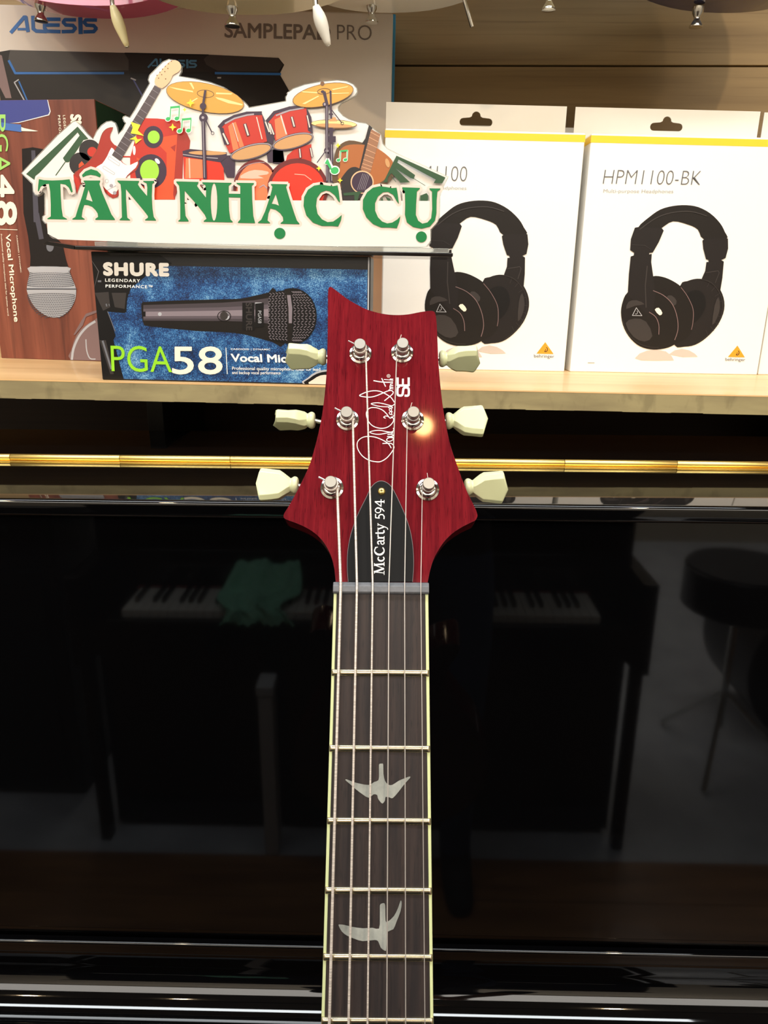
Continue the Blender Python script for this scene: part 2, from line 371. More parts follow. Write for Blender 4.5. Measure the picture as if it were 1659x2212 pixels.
# ------------------------------------------------------------------ headphone boxes
J = lambda pts: Z(1320, 420, 5.8214, pts)
def headphone_box(M, label, wd=0.2285, ht=0.268):
    dp = 0.092
    r = empty('headphone_box', M, label, 'cardboard box', 'white headphone boxes on the shelf')
    carton(r, wd, dp, ht, 'card_white_gloss')
    # yellow stripe under the top edge, wrapping round
    B().box(-wd / 2 - 0.0002, wd / 2 + 0.0002, -0.0002, dp, ht - 0.0095, ht - 0.002).make('yellow_stripe', 'print_yellow', r)
    # hang tab standing up at the back with a euro hole
    hx, hz, s = 0.0, ht + 0.026, 0.016
    hole = [(hx - s, hz - 0.0045)] + [(hx - s - 0.0045 * math.sin(PI * k / 6) , hz - 0.0045 * math.cos(PI * k / 6)) for k in range(1, 6)] + [(hx - s, hz + 0.0045), (hx - 0.008, hz + 0.0052)] + \
        [(hx - 0.0055 * math.cos(PI * k / 8), hz + 0.0065 + 0.0055 * math.sin(PI * k / 8)) for k in range(0, 9)] + [(hx + 0.008, hz + 0.0052), (hx + s, hz + 0.0045)] + \
        [(hx + s + 0.0045 * math.sin(PI * k / 6), hz + 0.0045 * math.cos(PI * k / 6)) for k in range(1, 6)] + [(hx + s, hz - 0.0045)]
    B().plate([[(-wd / 2 + 0.002, ht - 0.01), (wd / 2 - 0.002, ht - 0.01), (wd / 2 - 0.002, ht + 0.046), (-wd / 2 + 0.002, ht + 0.046)], hole], dp, dp + 0.0012).make('hang_tab', 'card_white', r)
    return r
mR, wR = shelf_frame((1231, 803), (1635.5, 810))
hpR = headphone_box(mR, 'white headphone box on the right, its full model name in view', wR)
mL, wL = shelf_frame((823, 796.1), (1219, 803))
hpL = headphone_box(mL, 'white headphone box left of it, half behind the sign and the red headstock', wL)
FR = Face(mR, hpR); FR.clip = (wR / 2 - 0.0006, 0.267)
def headphone_picture(F):
    e = -0.0004
    A = lambda nm, m, sh, k, sp=False: art(F, nm, m, sh, e - 0.00012 * k, split=sp)
    parts = []
    refl = [J([(300, 2060), (360, 2000), (450, 1965), (570, 1950), (690, 1975), (760, 2030), (790, 2085), (560, 2090), (380, 2085)]), J([(730, 2010), (800, 1960), (890, 1940), (980, 1960), (1050, 2000), (1090, 2040), (900, 2045)])]
    parts.append(A('picture_reflection', mat('print_reflection', (206, 194, 184), 0.4), refl, 0))
    band = smooth_loop(J([(345, 410), (480, 285), (620, 190), (780, 145), (950, 135), (1100, 160), (1250, 240), (1370, 360), (1430, 470), (1450, 560), (1170, 565), (1090, 440), (970, 380), (780, 338), (640, 420), (560, 470), (420, 470)]), 3)
    cup_r = smooth_loop(J([(865, 1155), (960, 1090), (1080, 1060), (1200, 1075), (1300, 1120), (1380, 1210), (1425, 1350), (1410, 1500), (1330, 1660), (1200, 1800), (1060, 1890), (920, 1915), (800, 1895), (760, 1600)]), 3)
    cup_l = smooth_loop(J([(210, 1230), (150, 1340), (125, 1480), (150, 1640), (220, 1780), (330, 1890), (450, 1940), (580, 1950), (720, 1925), (830, 1870), (960, 1800), (1040, 1650), (1040, 1450), (980, 1290), (880, 1160), (760, 1080), (640, 1035), (520, 1030), (400, 1100)]), 3)
    sl = J([(300, 418), (345, 410), (640, 425), (662, 455), (600, 600), (525, 730), (480, 735), (475, 755), (512, 748), (505, 850), (530, 1030), (560, 1250), (520, 1500), (440, 1500), (210, 1260), (225, 1000), (248, 780), (285, 768), (293, 733), (240, 700), (250, 560)])
    sr = J([(1150, 578), (1175, 562), (1440, 550), (1470, 555), (1472, 680), (1440, 800), (1385, 825), (1418, 845), (1400, 1050), (1375, 1200), (1290, 1150), (1140, 1060), (1185, 960), (1200, 850), (1228, 850), (1225, 822), (1195, 815), (1160, 680)])
    mid = J([(293, 700), (480, 700), (480, 800), (285, 800)]); mid2 = J([(1228, 800), (1385, 800), (1385, 880), (1228, 880)])
    parts.append(A('picture_band', 'print_black_warm', [band], 1)); parts.append(A('picture_cup', 'print_dark', [cup_r], 2))
    parts.append(A('picture_cup', 'print_black_warm', [cup_l], 3)); parts.append(A('picture_slider', 'print_dark', [sl, sr, mid, mid2], 4))
    parts.append(A('picture_cushion', 'print_black', [smooth_loop(J([(950, 1260), (1040, 1205), (1130, 1220), (1180, 1290), (1190, 1400), (1150, 1500), (1090, 1580), (1030, 1610), (1035, 1480), (1010, 1370)]), 3)], 5))
    ch = [smooth_loop(J([(700, 1290), (760, 1270), (825, 1340), (790, 1400)]), 2), smooth_loop(J([(1300, 1400), (1350, 1290), (1370, 1420), (1330, 1560), (1270, 1640)]), 2), smooth_loop(J([(190, 1440), (220, 1350), (320, 1330), (420, 1380), (300, 1400)]), 2),
          smooth_loop(J([(180, 1620), (300, 1560), (440, 1600), (520, 1780), (420, 1850), (280, 1790)]), 2)] + stroke(J([(455, 900), (430, 1150), (440, 1420)]), 2.2) + stroke(smooth_loop(J([(360, 440), (560, 300), (760, 230), (1000, 215), (1200, 270)]), 4, False), 2.0)
    parts.append(A('picture_sheen', 'print_charcoal', ch[:4], 6, True)); parts.append(A('picture_crease', 'print_charcoal', ch[4:6], 6)); parts.append(A('picture_crease', 'print_charcoal', ch[6:], 6))
    arcs = stroke(smooth_loop(J([(530, 1210), (660, 1270), (770, 1380), (830, 1540), (840, 1700), (800, 1830)]), 4, False), 1.5) + stroke(smooth_loop(J([(480, 1480), (560, 1540), (600, 1640), (600, 1760)]), 4, False), 1.5) + stroke(smooth_loop(J([(880, 1170), (960, 1280), (1030, 1440), (1030, 1600), (1010, 1700)]), 4, False), 1.3)
    parts.append(A('picture_line', 'print_mauve', arcs, 7))
    parts.append(A('picture_glint', 'print_cream', [smooth_loop(J([(550, 1450), (600, 1425), (645, 1490), (610, 1520)]), 2)], 8))
    parts.append(A('picture_emblem', 'print_silver', stroke(J([(318, 1425), (268, 1522), (388, 1525)]), 1.2, True) + stroke(ell(*J([(318, 1485)])[0], 2.5, 3.6, 20, 10, -90, 120), 1.0), 8))
    pads = []
    for k in range(9):
        t = 0.18 + 0.085 * k; an = math.radians(-62 + 16 * k)
        pads += stroke(J([(1090 + 250 * math.cos(an), 1430 + 300 * math.sin(an)), (1090 + 318 * math.cos(an), 1430 + 372 * math.sin(an))]), 0.7)
    parts.append(A('picture_stitching', 'print_charcoal', pads, 7))
    parts.append(A('picture_seam', 'print_charcoal', stroke(J([(262, 632), (420, 640), (500, 690)]), 0.9), 7)); parts.append(A('picture_seam', 'print_charcoal', stroke(J([(1190, 985), (1345, 960), (1360, 985), (1310, 1110)]), 1.6), 7))
    parts.append(A('picture_seam', 'print_charcoal', stroke(smooth_loop(J([(140, 1560), (200, 1730), (330, 1860), (470, 1915), (600, 1925)]), 4, False), 1.0), 7)); parts.append(A('picture_seam', 'print_charcoal', stroke(smooth_loop(J([(1120, 1065), (1260, 1110), (1370, 1250), (1400, 1400), (1370, 1560), (1250, 1740), (1080, 1870)]), 4, False), 1.0), 7))
    # corner logo: amber triangle with a curl, name beneath
    T = [(1593, 747.5), (1573.5, 770.5), (1608, 771.3)]
    parts.append(A('logo_triangle', 'print_orange_logo', [smooth_loop(inset(T, -1.0), 1)], 1))
    parts.append(A('logo_curl', 'print_dark', stroke(ell(1593, 762.5, 3.6, 4.8, 25, 10, -100, 110), 1.3) + stroke(ell(1591.5, 763.5, 1.2, 2, 20, 8, -90, 120), 1.0), 2))
    parts.append(write(F, 'logo_name', 'print_grey', 'behringer', (1567, 781.5), (1610, 782.5), (1567, 772.5), e - 0.0002, 0.0))
    return parts
pics = headphone_picture(FR)
for o in [q for q in hpR.children if not q.name.startswith(('carton', 'yellow', 'hang'))]:
    c = o.copy(); C.objects.link(c); c.parent = hpL
write(FR, 'model_name', 'print_grey', 'HPM1100-BK', (1302, 397), (1512, 399.5), (1307, 366.5), -0.0005, -0.022)
write(FR, 'small_print', 'print_lightgrey', 'Multi-purpose Headphones', (1303, 418.5), (1454, 419.5), (1304, 408.5), -0.0005, -0.004)
art(FR, 'print_patch', 'print_lightgrey', stroke([(1270, 783.5), (1284, 783.7)], 1.6), -0.0005)
FL = Face(mL, hpL); FL.clip = (wL / 2 - 0.0006, 0.267)
write(FL, 'model_name', 'print_grey', 'HPM1100', (860, 389), (1008, 391.5), (862, 357), -0.0005, -0.022)
write(FL, 'small_print', 'print_lightgrey', 'Multi-purpose Headphones', (856, 409), (1007, 412), (857, 400), -0.0005, -0.004)
# more boxes of the same kind: one behind, one past the right edge of the picture
for (dx, dy, lab) in ((0.085, 0.125, 'white headphone box behind the front two, only a sliver of its tab showing'), (0.455, 0.002, 'white headphone box at the right end, cut by the picture edge')):
    src = hpL if dy > 0.1 else hpR
    M = mL @ Matrix.Translation((dx, dy, 0.0))
    if dy < 0.1: M = mR @ Matrix.Translation((wR + 0.003, 0.004, 0))
    c = copy_tree(hpR) if dy < 0.1 else headphone_box(M, lab)
    c.matrix_world = M; c['label'] = lab

# ------------------------------------------------------------------ wide sample pad carton
SF2 = 1.075
Ma = Matrix.Translation(on_plane_y((420, 790), SF2)) ; xr = on_plane_y((838, 300), SF2).x
Ma = MS @ Matrix.Translation((xr - 0.255, SF2, 0)) @ Matrix.Rotation(0.02, 4, 'Z')
ba = empty('sample_pad_box', Ma, 'big pale carton with a black drum pad pictured, at the back on the left', 'cardboard box')
ztop = (Face(Ma).hit((420, 18)))[1]
carton(ba, 0.51, 0.075, ztop, 'card_grey', 0.002)
FA = Face(Ma, ba); ya = -0.0004; FA.clip = (0.2542, ztop - 0.001)
body = [(-80, 112), (22, 108), (268, 114), (450, 118), (602, 125), (614, 140), (604, 160), (655, 250), (700, 330), (760, 470), (-80, 470)]
art(FA, 'pad_picture', 'print_dark', [body], ya)
art(FA, 'pad_ridge', 'print_charcoal', split=True, y=ya - 0.00015, shapes=[[(22, 108), (268, 114), (278, 130), (278, 152), (35, 155), (18, 128)], [(450, 118), (602, 125), (612, 140), (600, 155), (470, 153), (446, 140), (440, 128)]])
art(FA, 'pad_top_edge', 'print_black', stroke([(270, 115), (450, 119)], 3) + [[(278, 156), (465, 156), (470, 172), (283, 170)]], ya - 0.0002)
for q, q2 in (([(19, 131), (33, 158), (267, 158)], 5), ([(465, 158), (606, 160)], 5), ([(41, 176), (60, 220)], 3)): art(FA, 'pad_light_line', 'print_blue', stroke(q, q2), ya - 0.0003)
art(FA, 'pad_glint', 'print_silver', stroke([(40, 172), (31, 178), (52, 216)], 2.5) + stroke([(283, 169), (293, 173)], 3) + stroke([(470, 168), (477, 168)], 3), ya - 0.0003)
art(FA, 'pad_seam', 'print_navy', stroke([(288, 172), (312, 215)], 3), ya - 0.0003)
art(FA, 'pad_side', 'print_mauve', [[(-80, 112), (4, 120), (25, 212), (12, 212), (-80, 180)]], ya - 0.00015)
# maker's word mark, drawn letter by letter
def wordmark(F, m, x0, y0, x1, y1, y, slope):
    W = x1 - x0; H = y1 - y0
    P = lambda pts: [(x0 + a * W, y0 + b * H + slope * a * W) for a, b in pts]
    s = []
    wA = H * 0.2
    s += stroke(P([(0.02, 0.97), (0.17, 0.1), (0.19, 0.1), (0.215, 0.9)]), wA)
    s += stroke(P([(0.10, 0.78), (0.2, 0.78)]), wA * 0.7)
    s += stroke(P([(0.27, 0.05), (0.275, 0.75), (0.31, 0.88), (0.42, 0.9)]), wA)
    s += stroke(P([(0.58, 0.2), (0.44, 0.2), (0.405, 0.35), (0.405, 0.7), (0.43, 0.88), (0.58, 0.9)]), wA) + stroke(P([(0.42, 0.53), (0.57, 0.53)]), wA)
    s += stroke(P([(0.76, 0.22), (0.64, 0.22), (0.62, 0.36), (0.65, 0.52), (0.73, 0.54), (0.76, 0.7), (0.73, 0.88), (0.61, 0.9)]), wA)
    s += stroke(P([(0.815, 0.12), (0.82, 0.98)]), wA * 1.2)
    s += stroke(P([(1.0, 0.22), (0.88, 0.22), (0.86, 0.36), (0.89, 0.52), (0.97, 0.54), (1.0, 0.7), (0.97, 0.88), (0.86, 0.9)]), wA)
    return art(F, 'word_mark', m, s, y)
wordmark(FA, 'print_blue', 20, 33, 208, 71, ya, 0.01)
wordmark(FA, 'print_blue_dim', 318, 126, 424, 146, ya - 0.0004, 0.01)
write(FA, 'model_name', 'print_midgrey', 'SAMPLEPAD', (486, 80.5), (713, 86), (486, 49), ya, 0.022)
write(FA, 'model_name', 'print_midgrey', 'PRO', (728, 85.5), (803, 87), (728, 53), ya, -0.008)
# a dark-edged blue carton behind it
Mb = MS @ Matrix.Translation((xr - 0.20, SF2 + 0.10, 0)) @ Matrix.Rotation(0.0, 4, 'Z')
bb = empty('blue_box', Mb, 'thin blue carton with a black edge peeping out behind the drum pad carton', 'cardboard box')
FB = Face(Mb); zt = FB.hit((845, 30))[1]; xe = FB.hit((853, 120))[0]; xk = FB.hit((845, 120))[0]
B().box(-0.2, xk, 0, 0.03, 0, zt).make('black_side', 'card_black', bb, bevel=0.001)
B().box(xk, xe, 0, 0.03, 0, zt).make('blue_side', 'print_blue_side', bb, bevel=0.001)

k0 = on_plane_y((760, 600), 1.0).x; k1 = on_plane_y((829.5, 600), 1.0).x; kz = on_plane_y((800, 556), 1.0).z - SH_Z
kr = empty('kraft_carton', MS @ Matrix.Translation((k0, 1.0, 0)), 'plain tan carton in the gap between the blue box and the headphone box', 'cardboard box')
B().box(0, k1 - k0, 0, 0.06, 0, kz).make('carton', 'kraft', kr, bevel=0.001)

# ------------------------------------------------------------------ upright microphone box (left)
mP, wP = shelf_frame((3, 773.5), (252, 782))
FP = Face(mP); hP = FP.hit((100, 215))[1]
bp = empty('microphone_box', mP, 'brown wood-print microphone box standing upright at the left edge', 'cardboard box', 'microphone boxes on the shelf')
carton(bp, wP, 0.085, hP, 'print_wood', 0.0008)
B().box(wP / 2 - 0.0002, wP / 2 + 0.0002, 0.002, 0.084, 0.001, hP - 0.001).make('green_side', 'print_darkgreen', bp)['label'] = 'dark green printed side'
FP = Face(mP, bp); yp = -0.0004; FP.clip = (wP / 2 - 0.0003, hP - 0.0004)
H = lambda pts: Z(0, 200, 5.925, pts); I = lambda pts: Z(0, 460, 5.925, pts)
art(FP, 'blue_panel', 'print_white', [H([(-160, 88), (612, 92), (648, 240), (630, 290), (240, 388), (-160, 400)])], yp)
art(FP, 'blue_panel', 'print_navy', [H([(-160, 88), (604, 92), (636, 240), (618, 280), (240, 378), (-160, 420)])], yp - 0.00012)
art(FP, 'jack_plug', mat('print_plug_blue', (70, 110, 180), 0.4), [H([(-160, 350), (80, 390), (270, 410), (275, 505), (80, 480), (-160, 490)])], yp - 0.0002)
art(FP, 'jack_tip', 'print_cream', [H([(270, 440), (310, 455), (490, 492), (440, 497), (270, 492)])], yp - 0.0002)
mic = H([(280, 720), (420, 700), (560, 725), (700, 900)]) + I([(560, 0), (600, 200), (800, 400), (845, 600), (875, 695), (385, 695), (390, 560), (360, 300), (300, 0)])
art(FP, 'microphone_picture', 'print_dark', [mic], yp - 0.0001)
art(FP, 'microphone_sheen', mat('print_slate', (74, 72, 84), 0.4), [H([(400, 740), (450, 740), (500, 1659), (430, 1659)]) , I([(430, 0), (500, 0), (560, 330), (500, 340)])], yp - 0.0002)
art(FP, 'microphone_sheen', 'print_silver_dark', [ell(*I([(640, 430)])[0], 8, 11)], yp - 0.0003)
gr = smooth_loop(I([(385, 690), (870, 695), (890, 760), (960, 930), (975, 1010), (955, 1130), (890, 1240), (790, 1320), (690, 1340), (580, 1310), (460, 1220), (385, 1110), (345, 990), (355, 880), (380, 770)]), 3)
art(FP, 'grille_picture', 'print_silver', [gr], yp - 0.0003)
holes = []
for row in range(26):
    v = 765 + row * 22.5
    if 950 < v < 1030: continue
    half = 250 + 60 * math.sin((v - 760) / 570 * PI) if v < 990 else 310 * math.sqrt(max(0.0, 1 - ((v - 1000) / 345.0) ** 2))
    if half < 40: continue
    cx = 640 + (v - 760) * 0.05; bow = -26 * (1 if v < 990 else -1)
    k = int(half / 15)
    for i in range(-k, k + 1):
        u = (i + 0.5 * (row % 2)) / (k + 1); xx = cx + half * math.sin(u * PI / 2) ; ww = 9.5 * math.cos(u * PI / 2) + 2
        yy = v + bow * (u * u) * (1 if v < 990 else 1)
        if abs(u) < 0.93: holes.append(I([(xx - ww * .6, yy - 7), (xx + ww * .6, yy - 7), (xx + ww * .6, yy + 6), (xx - ww * .6, yy + 6)]))
art(FP, 'grille_hole', mat('print_gun', (70, 72, 80), 0.4), holes, yp - 0.0004)
art(FP, 'grille_ring', 'print_silver', [I([(385, 685), (868, 690), (880, 765), (375, 760)]), I([(340, 975), (975, 985), (970, 1030), (350, 1022)])], yp - 0.0005)
art(FP, 'grille_line', 'print_gun', [I([(340, 965), (982, 968), (978, 980), (342, 982)])], yp - 0.0006)
art(FP, 'disc_picture', 'print_mauve', [I([(1250, 1240), (1100, 1290), (1040, 1380), (940, 1560), (960, 1560), (1060, 1440), (1100, 1330), (1250, 1270)]), smooth_loop(I([(905, 1890), (915, 1750), (980, 1560), (1080, 1450), (1210, 1370), (1300, 1370), (1400, 1890)]), 2)], yp - 0.0002)
art(FP, 'disc_sheen', 'print_silver', stroke(smooth_loop(I([(920, 1880), (940, 1740), (1010, 1580), (1110, 1460), (1215, 1390)]), 3, False), 5) + stroke(smooth_loop(I([(1100, 1620), (1110, 1760), (1150, 1860), (1220, 1870)]), 3, False), 2.5), yp - 0.0003)
art(FP, 'rule', 'print_cream', stroke(I([(0, 208), (222, 216)]), 1.2), yp - 0.0002)
write(FP, 'lettering', 'print_lime_pale', 'P', H([(-60, 280)])[0], H([(-60, 500)])[0], H([(70, 280)])[0], yp - 0.0004, 0.0)
write(FP, 'lettering', 'print_lime_pale', 'G', H([(-60, 530)])[0], H([(-60, 755)])[0], H([(105, 530)])[0], yp - 0.0004, 0.0)
write(FP, 'lettering', 'print_lime_pale', 'A', H([(-60, 790)])[0], H([(-60, 1030)])[0], H([(130, 790)])[0], yp - 0.0004, 0.0)
write(FP, 'lettering', 'print_cream', '4', H([(-60, 1060)])[0], H([(-60, 1330)])[0], H([(175, 1060)])[0], yp - 0.0004, 0.03)
write(FP, 'lettering', 'print_cream', '8', H([(-60, 1395)])[0], H([(-60, 1690)])[0], H([(208, 1395)])[0], yp - 0.0004, 0.03)
write(FP, 'lettering', 'print_cream', 'Vocal Microphone', I([(52, 275)])[0], I([(165, 1395)])[0], I([(130, 270)])[0], yp - 0.0004, 0.02)
write(FP, 'small_print', 'print_cream', 'CARDIOID | DYNAMIC', I([(203, 285)])[0], I([(258, 765)])[0], I([(222, 284)])[0], yp - 0.0004, 0.005)
write(FP, 'small_print', 'print_cream', 'Professional quality microphone ideal for spoken word', I([(2, 270)])[0], I([(92, 1315)])[0], I([(26, 269)])[0], yp - 0.0004, 0.003)
write(FP, 'lettering', 'print_cream', 'SHURE', H([(905, 285)])[0], H([(940, 780)])[0], H([(1030, 290)])[0], yp - 0.0004, 0.06)
write(FP, 'small_print', 'print_cream', 'LEGENDARY', H([(805, 290)])[0], H([(835, 670)])[0], H([(835, 289)])[0], yp - 0.0004, 0.01, 1.2)
write(FP, 'small_print', 'print_cream', 'PERFORMANCE', H([(740, 290)])[0], H([(775, 790)])[0], H([(770, 289)])[0], yp - 0.0004, 0.01, 1.2)

# ------------------------------------------------------------------ flat blue microphone box (front)
mQ, wQ = shelf_frame((220, 821), (797, 834.5)); mQ = mQ @ Matrix.Translation((0, 0.002, 0))
FQ = Face(mQ); hQ = FQ.hit((500, 549))[1]
bq = empty('microphone_box', mQ, 'long blue microphone box lying at the shelf front under the sign', 'cardboard box', 'microphone boxes on the shelf')
def carpet():
    m = bpy.data.materials.new('print_blue_carpet'); m.use_nodes = True; nt = m.node_tree; L = nt.links.new; bs = nt.nodes['Principled BSDF']
    tc = nt.nodes.new('ShaderNodeTexCoord')
    def nz(s, d, sc=(1, 1, 1)):
        mp = nt.nodes.new('ShaderNodeMapping'); mp.inputs['Scale'].default_value = sc; L(tc.outputs['Object'], mp.inputs[0])
        n = nt.nodes.new('ShaderNodeTexNoise'); n.inputs['Scale'].default_value = s; n.inputs['Detail'].default_value = d; n.inputs['Roughness'].default_value = 0.7; L(mp.outputs[0], n.inputs['Vector']); return n
    f = nz(1050, 3); g = nz(26, 4)
    r = nt.nodes.new('ShaderNodeValToRGB'); e = r.color_ramp.elements; e[0].position = 0.36; e[0].color = lin((8, 20, 50)); e[1].position = 0.76; e[1].color = lin((150, 196, 222))
    k = r.color_ramp.elements.new(0.5); k.color = lin((22, 66, 124)); k = r.color_ramp.elements.new(0.58); k.color = lin((48, 112, 170))
    mx = nt.nodes.new('ShaderNodeMath'); mx.operation = 'MULTIPLY_ADD'; mx.inputs[1].default_value = 0.75
    a2 = nt.nodes.new('ShaderNodeMath'); a2.operation = 'MULTIPLY_ADD'; a2.inputs[1].default_value = 0.75; a2.inputs[2].default_value = -0.24
    L(g.outputs[0], a2.inputs[0]); L(f.outputs[0], mx.inputs[0]); L(a2.outputs[0], mx.inputs[2])
    L(mx.outputs[0], r.inputs[0]); L(r.outputs[0], bs.inputs['Base Color']); bs.inputs['Roughness'].default_value = 0.35
    MATS['print_blue_carpet'] = m
carpet()
carton(bq, wQ, 0.062, hQ, 'card_black', 0.0008)
FQ = Face(mQ, bq); yq = -0.0003; FQ.clip = (wQ / 2 - 0.0003, hQ - 0.0004)
K = lambda pts: Z(190, 540, 5.184, pts); LL = lambda pts: Z(480, 540, 5.184, pts)
def rect_local(nm, m, x0, x1, z0, z1, y): return B().box(x0, x1, y, y + 0.0001, z0, z1).make(nm, m, bq)
rect_local('carpet_picture', 'print_blue_carpet', -wQ / 2 + 0.001, wQ / 2 - 0.003, 0.0015, hQ - 0.012, yq)
rect_local('edge_strip', 'print_silver', wQ / 2 - 0.0025, wQ / 2 - 0.0012, 0.0005, hQ - 0.0005, yq)
art(FQ, 'black_panel', 'print_black', [K([(-8, 0), (180, 0), (260, 60), (800, 50), (940, 150), (700, 250), (480, 430), (440, 540), (430, 690), (410, 705), (225, 690), (310, 960), (285, 1010), (400, 1445), (155, 1448), (60, 700)])], yq - 0.0001)
art(FQ, 'black_panel_sheen', 'print_charcoal', [K([(75, 480), (230, 470), (250, 640), (170, 680)]), K([(265, 480), (430, 480), (410, 660), (300, 640)]), K([(130, 1010), (200, 1010), (290, 1390), (250, 1390)])], yq - 0.0002)
art(FQ, 'clamp_glint', 'print_silver_dark', stroke(K([(220, 690), (305, 910)]), 1.5) + stroke(K([(40, 120), (120, 240), (50, 420)]), 1.5) + stroke(K([(165, 1020), (220, 1200), (260, 1330)]), 4) + stroke(K([(205, 605), (210, 630)]), 2.5) + stroke(K([(235, 605), (240, 625)]), 1.5) + stroke(K([(115, 350), (145, 350)]), 4), yq - 0.0003)
micb = smooth_loop(K([(600, 600), (680, 580), (1100, 562), (1500, 552)]) + LL([(200, 545), (350, 515), (520, 475), (600, 450), (700, 1050), (560, 1030), (250, 945), (0, 918)]) + K([(1200, 905), (700, 855), (625, 830), (605, 740)]), 2)
art(FQ, 'microphone_picture', 'print_black_warm', [micb], yq - 0.0002)
def band(a, m, k):      # printed sheen along the microphone body, stepped
    lo, hi = a
    up = K([(620, 740 - 145 * hi), (1500, 735 - 170 * hi)]) + LL([(350, 735 - 200 * hi), (520, 740 - 240 * hi)])
    dn = K([(620, 740 - 145 * lo), (1500, 735 - 170 * lo)]) + LL([(350, 735 - 200 * lo), (520, 740 - 240 * lo)])
    art(FQ, 'microphone_sheen', m, [up + dn[::-1]], yq - 0.0002 - 0.0001 * k)
band((-0.35, 0.85), mat('print_sh1', (66, 58, 64), 0.4), 1); band((-0.2, 0.55), mat('print_sh2', (92, 82, 90), 0.4), 2); band((-0.02, 0.33), mat('print_sh3', (136, 124, 132), 0.4), 3)
art(FQ, 'microphone_trim', 'print_black', [LL([(225, 590), (360, 590), (360, 900), (225, 900)]), LL([(370, 600), (465, 590), (465, 860), (370, 870)]), K([(610, 690), (645, 690), (645, 745), (612, 745)])], yq - 0.0006, split=True)
art(FQ, 'switch_rim', 'print_black', stroke(ell(*K([(1525, 740)])[0], 14, 11), 1.5, True), yq - 0.0006)
art(FQ, 'switch_picture', 'print_silver', [ell(*LL([(45, 740)])[0], 7, 8.5), ell(*K([(805, 718)])[0], 4, 4), LL([(368, 588), (443, 588), (443, 612), (368, 612)])], yq - 0.0005)
art(FQ, 'switch_picture', 'print_charcoal', [ell(*LL([(20, 735)])[0], 8.5, 9)], yq - 0.0007)
write(FQ, 'microphone_lettering', 'print_charcoal', 'SHURE', LL([(265, 590)])[0], LL([(270, 900)])[0], LL([(330, 590)])[0], yq - 0.0008, 0.03)
write(FQ, 'microphone_lettering', 'print_silver', 'PGA58', LL([(400, 680)])[0], LL([(402, 820)])[0], LL([(438, 680)])[0], yq - 0.0008, 0.0)
ball = ell(*LL([(790, 742)])[0], 52, 61)
art(FQ, 'grille_picture', 'print_black', [ball, LL([(515, 480), (760, 440), (760, 1050), (540, 1010)])], yq - 0.0006)
zig = []
for c in range(-6, 7):
    if c == 0: continue
    u = c / 6.6
    for r_ in range(-9, 10):
        v = r_ / 10.0
        lim = math.sqrt(max(0, 1 - v * v)); 
        if c < 0: xx = 750 + u * 250 * (0.85 + 0.15 * lim)
        else: xx = 770 + u * 285 * lim
        if c < 0 and abs(v) > 0.95: continue
        yy = 742 + v * 300 * (1 if c > 0 else 0.98 - 0.06 * abs(u)); j = 10 if (r_ % 2) else -10
        zig += stroke(LL([(xx - 11, yy - j * .8), (xx + 12, yy + j * .8)]), 1.3)
art(FQ, 'grille_wire', 'print_steel', zig, yq - 0.0007)
art(FQ, 'grille_ring', 'print_black_warm', [LL([(700, 440), (760, 425), (785, 700), (780, 1045), (730, 1050), (735, 740)])], yq - 0.0008)
art(FQ, 'grille_ring_sheen', 'print_steel', [LL([(725, 505), (765, 505), (785, 650), (780, 820), (745, 820), (742, 650)])], yq - 0.0009)
coil = smooth_loop(LL([(905, 1510), (960, 1430), (1050, 1365), (1170, 1340), (1300, 1345), (1420, 1400), (1470, 1510)]), 2)
art(FQ, 'coil_picture', 'print_silver', [coil], yq - 0.0003); art(FQ, 'coil_picture', 'print_black', [smooth_loop(LL([(925, 1510), (975, 1440), (1060, 1385), (1170, 1360), (1290, 1365), (1400, 1420), (1440, 1510)]), 2)], yq - 0.0004)
art(FQ, 'coil_picture', mat('print_peach', (236, 214, 200), 0.4), [smooth_loop(LL([(970, 1510), (1020, 1450), (1100, 1405), (1190, 1400), (1290, 1420), (1340, 1510)]), 2)], yq - 0.0005)
write(FQ, 'lettering', 'print_lime', 'PGA', K([(265, 1360)])[0], K([(942, 1372)])[0], K([(252, 1068)])[0], yq - 0.0006, -0.003)
write(FQ, 'lettering', 'print_cream', '58', K([(947, 1388)])[0], K([(1503, 1390)])[0], K([(944, 1083)])[0], yq - 0.0006, 0.012)
art(FQ, 'rule', 'print_white', stroke(K([(1545, 1095), (1560, 1388)]), 1.6), yq - 0.0006)
write(FQ, 'small_print', 'print_white', 'CARDIOID | DYNAMIC', LL([(97, 1126)])[0], LL([(540, 1130)])[0], LL([(95, 1100)])[0], yq - 0.0006, 0.01, 1.1)
write(FQ, 'lettering', 'print_white', 'Vocal Microphone', LL([(107, 1275)])[0], LL([(1270, 1295)])[0], LL([(97, 1165)])[0], yq - 0.0006, 0.028)
write(FQ, 'small_print', 'print_white', 'Professional quality microphone ideal for lead', LL([(112, 1353)])[0], LL([(1100, 1366)])[0], LL([(110, 1306)])[0], yq - 0.0006, 0.006)
write(FQ, 'small_print', 'print_white', 'and backup vocal performance', LL([(112, 1400)])[0], LL([(655, 1404)])[0], LL([(110, 1355)])[0], yq - 0.0006, 0.006)
write(FQ, 'lettering', 'print_white', 'SHURE', K([(183, 277)])[0], K([(897, 286)])[0], K([(180, 148)])[0], yq - 0.0006, 0.075, 1.15)
art(FQ, 'word_mark_spike', 'print_white', [K([(690, 240), (770, 240), (770, 300)])], yq - 0.0006)
write(FQ, 'small_print', 'print_white', 'LEGENDARY', K([(193, 354)])[0], K([(583, 362)])[0], K([(193, 320)])[0], yq - 0.0006, 0.018, 1.2)
write(FQ, 'small_print', 'print_white', 'PERFORMANCE\u2122', K([(198, 420)])[0], K([(722, 430)])[0], K([(198, 386)])[0], yq - 0.0006, 0.018, 1.2)
